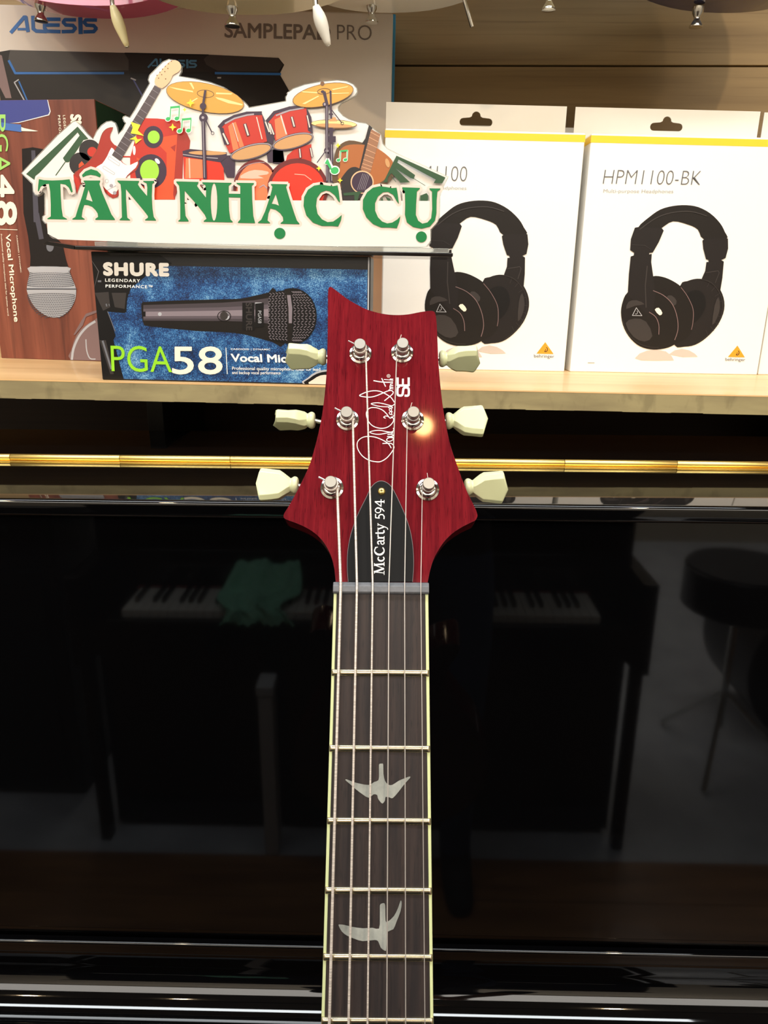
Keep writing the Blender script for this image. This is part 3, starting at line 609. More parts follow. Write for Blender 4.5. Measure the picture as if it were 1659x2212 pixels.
# ------------------------------------------------------------------ black tray and the shop sign on it
TZ = hQ    # tray lies on the blue box
tl = on_plane_y((88, 520), 0.748).x; tr = on_plane_y((975, 545), 0.748).x
MT = MS @ Matrix.Translation((0, 0, TZ + 0.0010))
tray = empty('sign_tray', MT, 'black acrylic tray carrying the shop sign, resting on the long blue box', 'tray')
B().box(tl + 0.03, tr, 0.748, 0.835, 0, 0.0035).make('base_plate', 'acrylic_black', tray, bevel=0.0008)
B().plate([[(tl, 0.0042), (tl + 0.03, 0.0), (tl + 0.03, 0.0036), (tl + 0.004, 0.0072)]], 0.748, 0.835).make('bent_end', 'acrylic_black', tray, bevel=0.0006)
B().box(tl + 0.05, tr - 0.004, 0.748, 0.750, 0.0036, 0.0075).make('front_lip', 'acrylic_clear', tray, bevel=0.0005)
MG = MS @ Matrix.Translation((0, 0.757, TZ + 0.0044))
sign = empty('shop_sign', MG, 'cut-out white shop sign with green lettering and drawn instruments', 'sign')
G0 = Face(MG, sign)
A_ = lambda p: Z(40, 360, 5.53, p); B_ = lambda p: Z(370, 370, 4.1475, p); C_ = lambda p: Z(690, 370, 5.53, p)
E_ = lambda p: Z(40, 120, 5.53, p); F_ = lambda p: Z(340, 150, 5.53, p); G_ = lambda p: Z(620, 160, 4.608, p); Q_ = lambda p: Z(300, 0, 2.765, p)
outline = E_([(30, 1405), (230, 1190), (460, 950), (640, 790), (680, 775), (740, 820), (830, 930), (890, 990), (930, 900), (985, 830), (1050, 785), (1110, 775), (1160, 800), (1185, 860), (1195, 935), (1240, 880), (1275, 810), (1255, 790), (1238, 750), (1250, 725), (1280, 715), (1330, 735), (1390, 640), (1480, 470), (1560, 330)]) + \
    [(319, 172), (322, 162), (351, 133), (365, 127), (381, 130), (393, 142), (393, 155), (388, 164)] + F_([(450, 105), (640, 150), (800, 210), (920, 290), (1040, 380), (1080, 420), (1100, 450), (1530, 375), (1525, 330), (1560, 270)]) + \
    G_([(0, 190), (60, 140), (170, 100), (330, 70), (500, 55), (590, 65), (660, 95), (700, 140), (705, 180), (680, 220), (600, 265), (545, 290), (515, 330), (515, 360), (560, 410), (620, 445), (720, 475), (790, 485), (850, 530), (940, 600), (960, 690), (1000, 740), (1100, 790), (1300, 880), (1480, 960), (1605, 1020)]) + \
    C_([(1545, 65), (1475, 215), (1445, 300), (1440, 550), (1400, 640), (1340, 700), (1332, 860), (1290, 903), (1200, 912), (400, 908)]) + \
    A_([(1600, 905), (455, 868), (410, 860), (370, 830), (345, 770), (340, 690), (310, 680), (280, 640), (285, 590), (310, 570), (308, 330), (290, 310), (265, 340), (225, 355), (190, 340), (165, 290), (160, 205)])
art(G0, 'acrylic_sheet', 'acrylic_clear', [outline], 0.0008, 0.0030)
art(G0, 'white_print', mat('sign_white', (236, 231, 225), 0.3), [inset(outline, 2.2)], 0.0006)
ly = [0.0005]
def layer(nm, m, sh):
    ly[0] -= 0.00004
    return art(G0, nm, m, sh, ly[0], split=(2 <= len(sh) <= 4 and not nm.startswith(('stand_draw', 'guitar_line', 'note', 'piano_key', 'bass_drum_line'))))
mat('sg_green', (10, 124, 66), 0.3); mat('sg_darkgreen', (50, 84, 56), 0.3); mat('sg_black', (44, 40, 42), 0.3); mat('sg_red', (196, 52, 40), 0.3); mat('sg_orange', (240, 84, 46), 0.3)
mat('sg_orange_lt', (248, 128, 84), 0.3); mat('sg_redbright', (228, 52, 32), 0.3); mat('sg_deepred', (168, 50, 40), 0.3); mat('sg_pink', (250, 190, 168), 0.3); mat('sg_gold', (212, 160, 70), 0.3); mat('sg_goldline', (120, 84, 56), 0.3)
mat('sg_goldlt', (252, 222, 150), 0.3); mat('sg_plum', (62, 46, 66), 0.3); mat('sg_grey', (170, 162, 170), 0.3); mat('sg_white', (250, 244, 238), 0.3); mat('sg_peach', (244, 190, 148), 0.3); mat('sg_tan', (206, 156, 104), 0.3)
mat('sg_brown', (176, 104, 56), 0.3); mat('sg_darkbrown', (98, 74, 52), 0.3); mat('sg_fret', (84, 74, 78), 0.3); mat('sg_lime', (164, 220, 70), 0.3); mat('sg_yellow', (252, 238, 60), 0.3); mat('sg_note', (60, 186, 104), 0.3); mat('sg_cream', (232, 212, 200), 0.3); mat('sg_maroon', (112, 36, 38), 0.3)
# keys, records, guitar at the left
layer('piano_key_drawing', 'sg_darkgreen', [E_([(90, 1415), (705, 848), (835, 995), (775, 1010), (700, 1130), (600, 1275), (560, 1275), (530, 1225), (730, 955), (705, 918), (250, 1400), (200, 1440), (190, 1485)])] + stroke(E_([(555, 1275), (445, 1430)]), 2))
layer('record_drawing', 'sg_black', [ell(*E_([(850, 1130)])[0], 23, 23), ell(*E_([(737, 1295)])[0], 23.5, 25)])
layer('record_label', 'sg_red', [ell(*E_([(880, 1150)])[0], 10.5, 10.5), ])
layer('record_label', 'sg_orange', [E_([(720, 1300), (755, 1262), (785, 1300), (720, 1345)])])
layer('guitar_drawing_edge', 'sg_red', [E_([(1225, 1200), (1335, 1200), (1335, 1215), (1225, 1215)])])
layer('speaker_drawing', 'sg_red', [[(305, 255), (340, 256), (388, 261), (391, 268), (378, 431), (282, 431), (281, 340)]])
layer('speaker_front', 'sg_orange', [[(330, 300), (384, 290), (377, 431), (300, 431), (300, 400), (360, 380), (360, 330)], [(295, 340), (315, 350), (300, 380)]])
layer('speaker_side', 'sg_deepred', [[(383, 290), (398, 275), (411, 304), (409, 322), (396, 327), (394, 385), (376, 431), (374, 420)], [(368, 318), (380, 312), (378, 328)]])
layer('speaker_cone', 'sg_plum', [ell(331, 296, 21.5, 24), ell(326, 370, 34, 37)])
layer('speaker_dome', 'sg_lime', [ell(332, 296, 13, 14), ell(323, 369, 20.5, 24)])
layer('speaker_glint', 'sg_white', [ell(340, 348, 4, 7, -40), ell(290, 325, 3, 10)])
gb = smooth_loop(E_([(655, 1425), (720, 1360), (830, 1270), (920, 1160), (960, 1050), (1000, 930), (1060, 870), (1130, 858), (1095, 940), (1100, 1010), (1150, 1070), (1180, 1090), (1215, 1240), (1300, 1310), (1380, 1295), (1425, 1250), (1440, 1290), (1400, 1380), (1300, 1440), (1180, 1690), (1080, 1680), (1000, 1600), (900, 1640), (740, 1530), (700, 1660), (680, 1560)]), 2)
layer('guitar_drawing', 'sg_deepred', [gb])
layer('guitar_drawing_line', 'sg_goldline', stroke(smooth_loop(E_([(655, 1425), (720, 1360), (830, 1270), (920, 1160), (960, 1050), (1000, 930), (1060, 870), (1130, 858)]), 3, False), 0.8))
layer('guitar_pickguard', 'sg_white', [smooth_loop(E_([(1110, 1100), (1155, 1150), (1215, 1250), (1260, 1295), (1330, 1310), (1425, 1265), (1400, 1340), (1300, 1430), (1190, 1600), (1120, 1660), (1010, 1560), (900, 1400), (940, 1325), (1000, 1290), (1060, 1200)]), 2)])
layer('guitar_line', 'sg_grey', stroke(E_([(1070, 1215), (1085, 1205), (1210, 1290), (1200, 1320), (1070, 1235)]), 0.8, True) + stroke(E_([(1010, 1330), (1025, 1320), (1150, 1405), (1140, 1425), (1010, 1350)]), 0.8, True) + stroke(E_([(1060, 1610), (1165, 1555)]), 1.2) + stroke(ell(*E_([(1055, 1500)])[0], 3.5, 4), 0.8, True) + [ell(*E_([(1108, 1555)])[0], 4, 4), ell(*E_([(1148, 1640)])[0], 4, 4)])
layer('guitar_drawing', 'sg_red', [E_([(1050, 1600), (1090, 1640), (1118, 1668), (1070, 1668)]), E_([(655, 1425), (720, 1470), (740, 1530), (700, 1640)])])
layer('guitar_neck', 'sg_fret', [[(241.6, 335), (334, 184), (348, 193), (259.7, 348)]])
fr = []
for t in [0.06, 0.13, 0.2, 0.27, 0.34, 0.42, 0.5, 0.58, 0.66, 0.76, 0.86, 0.94]:
    fr += stroke([(241.6 + 92.4 * t, 335 - 151 * t), (259.7 + 88.3 * t, 348 - 155 * t)], 0.6)
layer('guitar_fret', 'sg_grey', fr)
hd = smooth_loop(Z(0, 0, 2.9625, [(995, 540), (992, 505), (1010, 478), (1080, 398), (1118, 385), (1148, 398), (1160, 432), (1140, 462), (1105, 482), (1088, 520), (1038, 566)]), 2)
layer('guitar_headstock', 'sg_peach', [hd])
layer('guitar_peg', 'sg_goldline', [ell(x, y, 1.3, 1.3) for x, y in Z(0, 0, 2.9625, [(1005, 482), (1023, 462), (1040, 443), (1058, 425), (1078, 408), (1097, 392), (1015, 500), (1035, 478), (1055, 458), (1074, 438), (1060, 505)])])
layer('bolt_drawing', 'sg_yellow', [E_([(1340, 790), (1455, 830), (1425, 895), (1500, 960), (1385, 935), (1340, 930), (1365, 860)]), E_([(1325, 1000), (1400, 965), (1420, 1000), (1475, 995), (1400, 1055), (1385, 1005)])])
# drums
ec = ell(*F_([(570, 335)])[0], 85, 30, 12)
layer('cymbal_line', 'sg_goldline', [ell(*F_([(570, 335)])[0], 86, 31, 12)]); layer('cymbal_drawing', 'sg_gold', [ec])
layer('cymbal_glint', 'sg_goldlt', [F_([(130, 205), (420, 255), (430, 275), (230, 240)]), F_([(380, 158), (410, 160), (440, 225), (430, 240)]), F_([(700, 275), (900, 285), (880, 300), (700, 295)]), F_([(690, 330), (780, 345), (1020, 415), (1010, 430), (850, 405), (720, 355)]), F_([(350, 410), (470, 340), (485, 345), (400, 400)])])
layer('cymbal_line', 'sg_goldline', stroke(ell(*F_([(575, 290)])[0], 18, 8, 5), 1.2, True))
rt = [smooth_loop(F_([(760, 680), (900, 590), (1080, 530), (1250, 530), (1310, 860), (1100, 930), (860, 1000), (800, 870)]), 1), Q_([(770, 720), (810, 680), (1000, 640), (1035, 790), (820, 850)])]
layer('stand_shadow', 'sg_plum', [F_([(690, 1040), (930, 1020), (925, 1290), (830, 1290), (760, 1130)]), F_([(1300, 960), (1500, 960), (1520, 1110), (1320, 1110)]), Q_([(800, 890), (860, 900), (870, 980), (800, 975)])])
layer('floor_tom', 'sg_redbright', [F_([(310, 1040), (725, 1060), (790, 1180), (805, 1400), (320, 1400)])]); layer('floor_tom', 'sg_orange_lt', [F_([(340, 1060), (560, 1080), (560, 1300), (330, 1300)])])
layer('floor_tom_glint', 'sg_pink', [F_([(372, 1060), (388, 1060), (395, 1300), (380, 1300)])])
layer('floor_tom_rim', 'sg_plum', [F_([(300, 975), (390, 950), (830, 990), (830, 1050), (750, 1110), (310, 1040)])]); layer('floor_tom_head', 'sg_tan', [ell(*F_([(600, 998)])[0], 41, 4.5, 1)])
layer('floor_tom_rim', 'sg_grey', stroke(F_([(305, 1015), (500, 1045), (720, 1062)]), 1.8))
layer('small_tom', 'sg_red', [Q_([(875, 975), (885, 930), (935, 885), (1030, 860), (1030, 965)])])
layer('bass_drum_rim', 'sg_maroon', [ell(551, 402, 47, 58, 8), ell(642, 408, 67, 66)])
layer('bass_drum', 'sg_orange_lt', [ell(553, 405, 42, 54, 8)]); layer('bass_drum_glint', 'sg_pink', [smooth_loop(F_([(990, 1300), (1040, 1240), (1160, 1200), (1320, 1220), (1310, 1255), (1200, 1270), (1270, 1300)]), 2)])
layer('bass_drum_rim', 'sg_maroon', [ell(642, 408, 65, 63)]); layer('bass_drum', 'sg_redbright', [ell(643, 410, 59, 57.5)])
layer('bass_drum_glint', 'sg_pink', stroke(Q_([(930, 1040), (990, 1045), (1030, 1075)]), 1.4)); layer('bass_drum_line', 'sg_grey', stroke(smooth_loop(F_([(920, 1300), (960, 1230), (1060, 1150), (1180, 1115), (1280, 1110)]), 3, False), 1.2) + stroke(Q_([(720, 1120), (745, 1105), (765, 1125)]), 2))
layer('rack_tom', 'sg_red', rt)
layer('rack_tom', 'sg_orange_lt', [F_([(845, 680), (890, 640), (975, 945), (905, 970)]), F_([(905, 640), (935, 625), (1040, 930), (985, 945)]), F_([(1400, 600), (1480, 560), (1560, 800), (1420, 840)])])
layer('rack_tom_glint', 'sg_cream', stroke(F_([(900, 640), (965, 860)]), 1.6) + stroke(F_([(1185, 570), (1250, 830)]), 2) + stroke(F_([(1475, 550), (1540, 770)]), 3))
layer('rack_tom_rim', 'sg_plum', stroke(F_([(740, 690), (800, 625), (920, 565), (1070, 525), (1240, 522)]), 8) + stroke(Q_([(765, 725), (810, 672), (900, 645), (1000, 635)]), 7) + [F_([(735, 680), (790, 700), (830, 900), (800, 900)]), F_([(1245, 520), (1290, 620), (1400, 800), (1380, 900), (1310, 860)]), Q_([(1000, 640), (1030, 700), (1040, 800), (1010, 780)])])
layer('rack_tom_rim', 'sg_grey', stroke(F_([(810, 645), (920, 585), (1070, 545), (1150, 535)]), 3.5) + stroke(Q_([(820, 690), (900, 660), (985, 645)]), 3))
for cx, cy, rx, ry in ((*F_([(1120, 985)])[0], 46, 14), (*Q_([(920, 845)])[0], 45, 14)):
    layer('tom_skin_rim', 'sg_plum', [ell(cx, cy, rx + 1, ry + 2.5, -15)]); layer('tom_skin_rim', 'sg_grey', [ell(cx, cy - 0.5, rx - 0.3, ry + 1.0, -15)]); layer('tom_skin_rim', 'sg_plum', [ell(cx, cy + 0.3, rx - 1.5, ry - 0.3, -15)]); layer('tom_skin', 'sg_tan', [ell(cx, cy + 0.5, rx - 2.8, ry - 1.5, -15)])
lug = [(F_([(1045, 655), (1085, 785)]), 7), (F_([(785, 765), (845, 890)]), 7), (F_([(1290, 625), (1335, 745)]), 6), (F_([(1345, 655), (1390, 775)]), 6), (F_([(1605, 570), (1635, 680)]), 6), (Q_([(775, 735), (790, 800)]), 5), (Q_([(1005, 690), (1020, 760)]), 5), (Q_([(960, 890), (965, 940)]), 5), (Q_([(1025, 885), (1035, 935)]), 5)]
layer('lug', 'sg_plum', [q for p, w_ in lug for q in stroke(p, w_)]); layer('lug', 'sg_cream', [q for p, w_ in lug for q in stroke(p, w_ * 0.5)])
# right hand cymbals and stands
layer('stand_drawing', 'sg_plum', stroke(F_([(572, 255), (545, 430), (545, 600)]), 5) + stroke(F_([(548, 600), (568, 1300)]), 8) + [ell(*F_([(545, 437)])[0], 7, 7), ell(*F_([(550, 578)])[0], 9.5, 9.5)] + stroke(F_([(580, 610), (650, 750)]), 2.5) + stroke(ell(*F_([(660, 762)])[0], 3, 3.5), 1.2, True))
layer('stand_glint', 'sg_grey', stroke(F_([(545, 620), (562, 1290)]), 1.5) + [ell(*F_([(543, 575)])[0], 3, 3)])
rc = Q_([(1100, 568)])[0]
layer('cymbal_line', 'sg_goldline', [ell(*rc, 67.5, 24, -12), ell(*Q_([(1165, 742)])[0], 50, 10, 2)]); layer('cymbal_drawing', 'sg_gold', [ell(*rc, 66, 22.7, -12)])
layer('hihat_drawing', 'sg_goldlt', [ell(*Q_([(1165, 740)])[0], 48.5, 8, 2)]); layer('hihat_drawing', 'sg_tan', [ell(*Q_([(1165, 750)])[0], 40, 4.5, 2), Q_([(1135, 725), (1150, 700), (1175, 700), (1185, 725)])])
layer('cymbal_glint', 'sg_goldlt', [G_([(140, 170), (310, 180), (300, 192), (160, 182)]), G_([(150, 295), (310, 215), (320, 222), (180, 300)]), G_([(445, 150), (610, 120), (600, 130), (460, 160)]), G_([(440, 190), (620, 185), (615, 192), (450, 200)])])
layer('cymbal_line', 'sg_goldline', stroke(ell(*Q_([(1105, 545)])[0], 14, 6, -5), 1.2, True) + [ell(*G_([(352, 95)])[0], 4.5, 5)])
layer('stand_drawing', 'sg_plum', stroke(G_([(370, 180), (395, 290), (397, 790)]), 6.5) + stroke(G_([(433, 170), (440, 440)]), 4) + stroke(G_([(438, 540), (442, 1070)]), 8) + stroke(G_([(400, 780), (400, 1070)]), 5.5) + stroke(G_([(415, 320), (545, 485)]), 2) + stroke(ell(*G_([(550, 490)])[0], 3, 3), 1, True) + stroke(G_([(390, 760), (300, 880)]), 2) + [ell(*G_([(383, 300)])[0], 6.5, 5), ell(*G_([(405, 760)])[0], 8, 7), G_([(405, 545), (480, 545), (470, 570), (415, 572)]), G_([(412, 618), (485, 618), (485, 680), (412, 680)]), ell(*G_([(355, 175)])[0], 4, 3), ell(*G_([(437, 400)])[0], 5, 2.5)])
layer('stand_glint', 'sg_grey', stroke(G_([(396, 320), (398, 1060)]), 1.3) + stroke(G_([(442, 700), (445, 1060)]), 1.3) + [ell(*G_([(375, 300)])[0], 2, 3), ell(*G_([(398, 765)])[0], 3, 3)])
# acoustic guitar and keys
layer('acoustic_side', 'sg_darkbrown', [smooth_loop(G_([(450, 1060), (475, 800), (520, 710), (620, 660), (760, 685), (790, 700), (1055, 880), (1000, 1090), (600, 1150)]), 3)])
layer('acoustic_body', 'sg_brown', [smooth_loop(G_([(515, 1080), (530, 900), (510, 800), (560, 725), (660, 700), (800, 710), (900, 740), (1010, 820), (1055, 890), (1010, 990), (930, 1080), (700, 1150)]), 3)])
layer('acoustic_guard', 'sg_black', [smooth_loop(G_([(530, 1060), (590, 970), (640, 930), (700, 930), (760, 990), (800, 1200), (560, 1260), (545, 1120)]), 3)])
layer('acoustic_ring', 'sg_peach', [ell(*G_([(748, 1075)])[0], 25, 25)]); layer('acoustic_hole', 'sg_plum', [ell(*G_([(748, 1077)])[0], 22.5, 22.5)])
layer('acoustic_neck', 'sg_black', [G_([(815, 505), (850, 535), (790, 760), (730, 950), (720, 940), (775, 700), (745, 690), (780, 640)])]); layer('acoustic_neck', mat('sg_neck', (158, 112, 84), 0.3), [G_([(838, 548), (930, 600), (830, 980), (735, 950)])])
nf = []
for t in (0.07, 0.2, 0.35, 0.5, 0.63, 0.75, 0.85, 0.93): nf += stroke(G_([(838 - 103 * t, 548 + 402 * t), (930 - 100 * t, 600 + 380 * t)]), 0.8)
layer('acoustic_fret', 'sg_peach', nf); st = []
for k in range(5): st += stroke(G_([(755 + k * 16, 990 + k * 3), (700 + k * 18, 1150)]), 0.7)
layer('acoustic_string', 'sg_grey', st); layer('acoustic_glint', 'sg_tan', [ell(*G_([(1000, 885)])[0], 4.5, 10, -15)])
layer('piano_key_drawing', 'sg_darkgreen', [G_([(1090, 812), (1578, 1030), (1545, 1088), (1460, 1085), (1480, 1050), (1110, 852), (1098, 880), (1275, 1005), (1262, 1045), (1230, 1035), (1075, 935), (1225, 1078), (1130, 1080), (1040, 985), (1005, 1030), (1000, 1078), (960, 1076), (1055, 880)]), G_([(560, 1185), (750, 1165), (720, 1200), (700, 1270), (670, 1270), (670, 1205), (565, 1210)]), C_([(1205, 290), (1280, 260), (1300, 290), (1298, 345), (1265, 380), (1205, 380)]), C_([(720, 370), (750, 305), (768, 370)]), C_([(785, 300), (850, 330), (845, 370), (810, 345)])] + stroke(G_([(1262, 1040), (1375, 1110)]), 1.2) + stroke(G_([(1035, 1015), (1085, 1072)]), 1))
def note(cx, cy, s, k=1.0):
    h = [ell(cx, cy, 5.2 * s, 4.4 * s, -15), ell(cx + 20 * s, cy - 1 * s, 5.2 * s, 4.4 * s, -15)]
    st_ = stroke([(cx + 4.4 * s, cy), (cx + 6 * s, cy - 26 * s), (cx + 26 * s, cy - 28 * s), (cx + 24.5 * s, cy - 1 * s)], 2.2 * s) + stroke([(cx + 6 * s, cy - 26 * s), (cx + 26 * s, cy - 28 * s)], 5 * s)
    return h, st_
for (cx, cy, s) in ((363, 257, 0.95), (388, 283, 0.95), (731, 346, 0.75)):
    h, st_ = note(cx, cy, s)
    layer('note_halo', 'sg_white', [ell(cx, cy, 7 * s, 6 * s, -15), ell(cx + 20 * s, cy - s, 7 * s, 6 * s, -15)] + stroke([(cx + 4.4 * s, cy), (cx + 6 * s, cy - 26 * s), (cx + 26 * s, cy - 28 * s), (cx + 24.5 * s, cy - 1 * s)], 5 * s))
    layer('note_drawing', 'sg_note', h + st_)
layer('note_halo', 'sg_white', [ell(*G_([(475, 958)])[0], 11, 10)] + stroke(G_([(385, 890), (405, 850), (450, 940)]), 8)); layer('note_drawing', 'sg_note', [ell(*G_([(475, 960)])[0], 8.5, 7.5, -15), G_([(375, 890), (403, 840), (440, 920), (450, 960), (430, 950), (400, 900)])])
def star(cx, cy, r):
    return [(cx + (r if i % 2 == 0 else r * 0.4) * math.cos(PI / 4 * i), cy + (r if i % 2 == 0 else r * 0.4) * math.sin(PI / 4 * i)) for i in range(8)]
layer('sparkle_drawing', 'sg_yellow', [star(*F_([(395, 400)])[0], 9), star(*F_([(325, 480)])[0], 5), star(*F_([(182, 690)])[0], 8.5), star(*G_([(507, 710)])[0], 6), star(*G_([(317, 938)])[0], 6), star(*G_([(528, 1058)])[0], 6)])
layer('white_foot', 'sign_white', [[(99, 431), (928, 434), (930, 520), (920, 533), (500, 531), (125, 517), (103, 505)]])
# lettering, each character with its pale halo
LET = [
 [A_([(243, 148), (300, 160), (400, 165), (520, 160), (610, 150), (625, 200), (648, 300), (630, 310), (600, 250), (560, 215), (500, 205), (505, 350), (515, 500), (530, 595), (580, 625), (580, 632), (345, 628), (345, 618), (385, 595), (385, 450), (378, 300), (362, 205), (310, 210), (265, 240), (240, 298), (230, 290), (235, 220)])],
 [A_([(757, 100), (800, 55), (865, 28), (940, 50), (985, 95), (975, 130), (920, 108), (862, 98), (810, 108), (768, 127)])],
 [A_([(778, 165), (975, 165), (975, 180), (965, 205), (1000, 310), (1060, 450), (1110, 570), (1150, 625), (1152, 638), (918, 635), (918, 622), (950, 600), (945, 560), (920, 520), (880, 480), (830, 460), (785, 458), (765, 520), (755, 600), (790, 625), (790, 633), (643, 632), (643, 622), (680, 600), (710, 500), (760, 350), (795, 230), (795, 195), (778, 178)]), A_([(835, 275), (885, 418), (850, 405), (805, 392)])],
 [A_([(1182, 165), (1440, 170), (1440, 180), (1425, 210), (1450, 250), (1535, 350), (1538, 250), (1530, 200), (1490, 180), (1490, 170), (1620, 170), (1620, 180), (1598, 210), (1592, 350), (1600, 500), (1615, 600), (1642, 635), (1642, 645), (1512, 642), (1512, 632), (1545, 610), (1545, 590), (1500, 530), (1400, 410), (1282, 268), (1285, 400), (1295, 560), (1300, 610), (1333, 635), (1333, 642), (1208, 640), (1208, 630), (1235, 605), (1232, 500), (1228, 300), (1218, 210), (1182, 178)])],
 [B_([(45, 90), (243, 95), (243, 105), (230, 130), (255, 165), (310, 235), (312, 160), (305, 125), (278, 108), (278, 98), (540, 103), (540, 110), (515, 130), (515, 200), (618, 202), (618, 130), (585, 112), (585, 103), (740, 105), (740, 115), (722, 130), (725, 250), (735, 400), (750, 458), (750, 465), (597, 462), (597, 455), (618, 430), (618, 236), (515, 233), (518, 350), (530, 430), (550, 450), (550, 458), (290, 452), (290, 445), (315, 425), (300, 390), (230, 300), (120, 175), (120, 300), (128, 400), (155, 442), (155, 450), (63, 450), (63, 443), (80, 430), (80, 300), (75, 180), (70, 130), (45, 100)]), ell(*B_([(383, 275)])[0], 7, 40.5, 0, 20)],
 [B_([(893, 113), (1038, 116), (1038, 125), (1028, 140), (1055, 230), (1100, 370), (1125, 440), (1148, 468), (1148, 474), (980, 470), (980, 462), (1003, 445), (1000, 410), (975, 375), (935, 345), (888, 333), (870, 380), (862, 440), (885, 460), (885, 466), (777, 464), (777, 456), (805, 435), (840, 360), (880, 240), (905, 150), (905, 135), (893, 122)]), B_([(935, 205), (965, 308), (935, 295), (900, 290)])],
 [ell(*B_([(972, 556)])[0], 12.2, 12)],
 [B_([(1490, 125), (1500, 180), (1512, 280), (1495, 265), (1465, 215), (1420, 180), (1385, 172), (1340, 190), (1305, 240), (1297, 310), (1310, 380), (1350, 430), (1400, 455), (1450, 450), (1500, 415), (1528, 390), (1520, 440), (1495, 495), (1440, 490), (1350, 490), (1270, 460), (1210, 395), (1185, 310), (1190, 230), (1225, 165), (1280, 128), (1340, 118), (1400, 128), (1450, 133)])],
 [C_([(922, 195), (935, 270), (950, 390), (925, 360), (880, 280), (820, 245), (760, 250), (700, 300), (665, 380), (665, 470), (700, 550), (750, 600), (810, 622), (870, 612), (930, 575), (968, 535), (955, 600), (925, 680), (840, 672), (740, 672), (640, 630), (560, 550), (518, 450), (520, 340), (570, 250), (640, 195), (720, 178), (800, 188), (870, 200)])],
 [C_([(990, 190), (1200, 198), (1200, 210), (1165, 240), (1155, 400), (1152, 520), (1180, 590), (1230, 625), (1290, 610), (1335, 560), (1348, 450), (1345, 300), (1345, 240), (1315, 215), (1315, 203), (1445, 205), (1445, 215), (1410, 240), (1400, 350), (1398, 500), (1380, 590), (1320, 660), (1220, 685), (1120, 665), (1045, 610), (1022, 520), (1025, 400), (1022, 280), (1020, 240), (990, 210)])],
 [ell(*C_([(1218, 783)])[0], 11.8, 11.8)]]
halo = []
for L_ in LET[:6] + LET[7:10]:
    halo += stroke(L_[0], 11, True) + [ell(x, y, 5.5, 5.5, 0, 8) for x, y in L_[0][::2]] + [[L_[0]] if False else L_[0]]
layer('letter_halo', 'sg_cream', halo)
ly[0] -= 0.0001
for L_ in LET: layer('letter', 'sg_green', [L_])

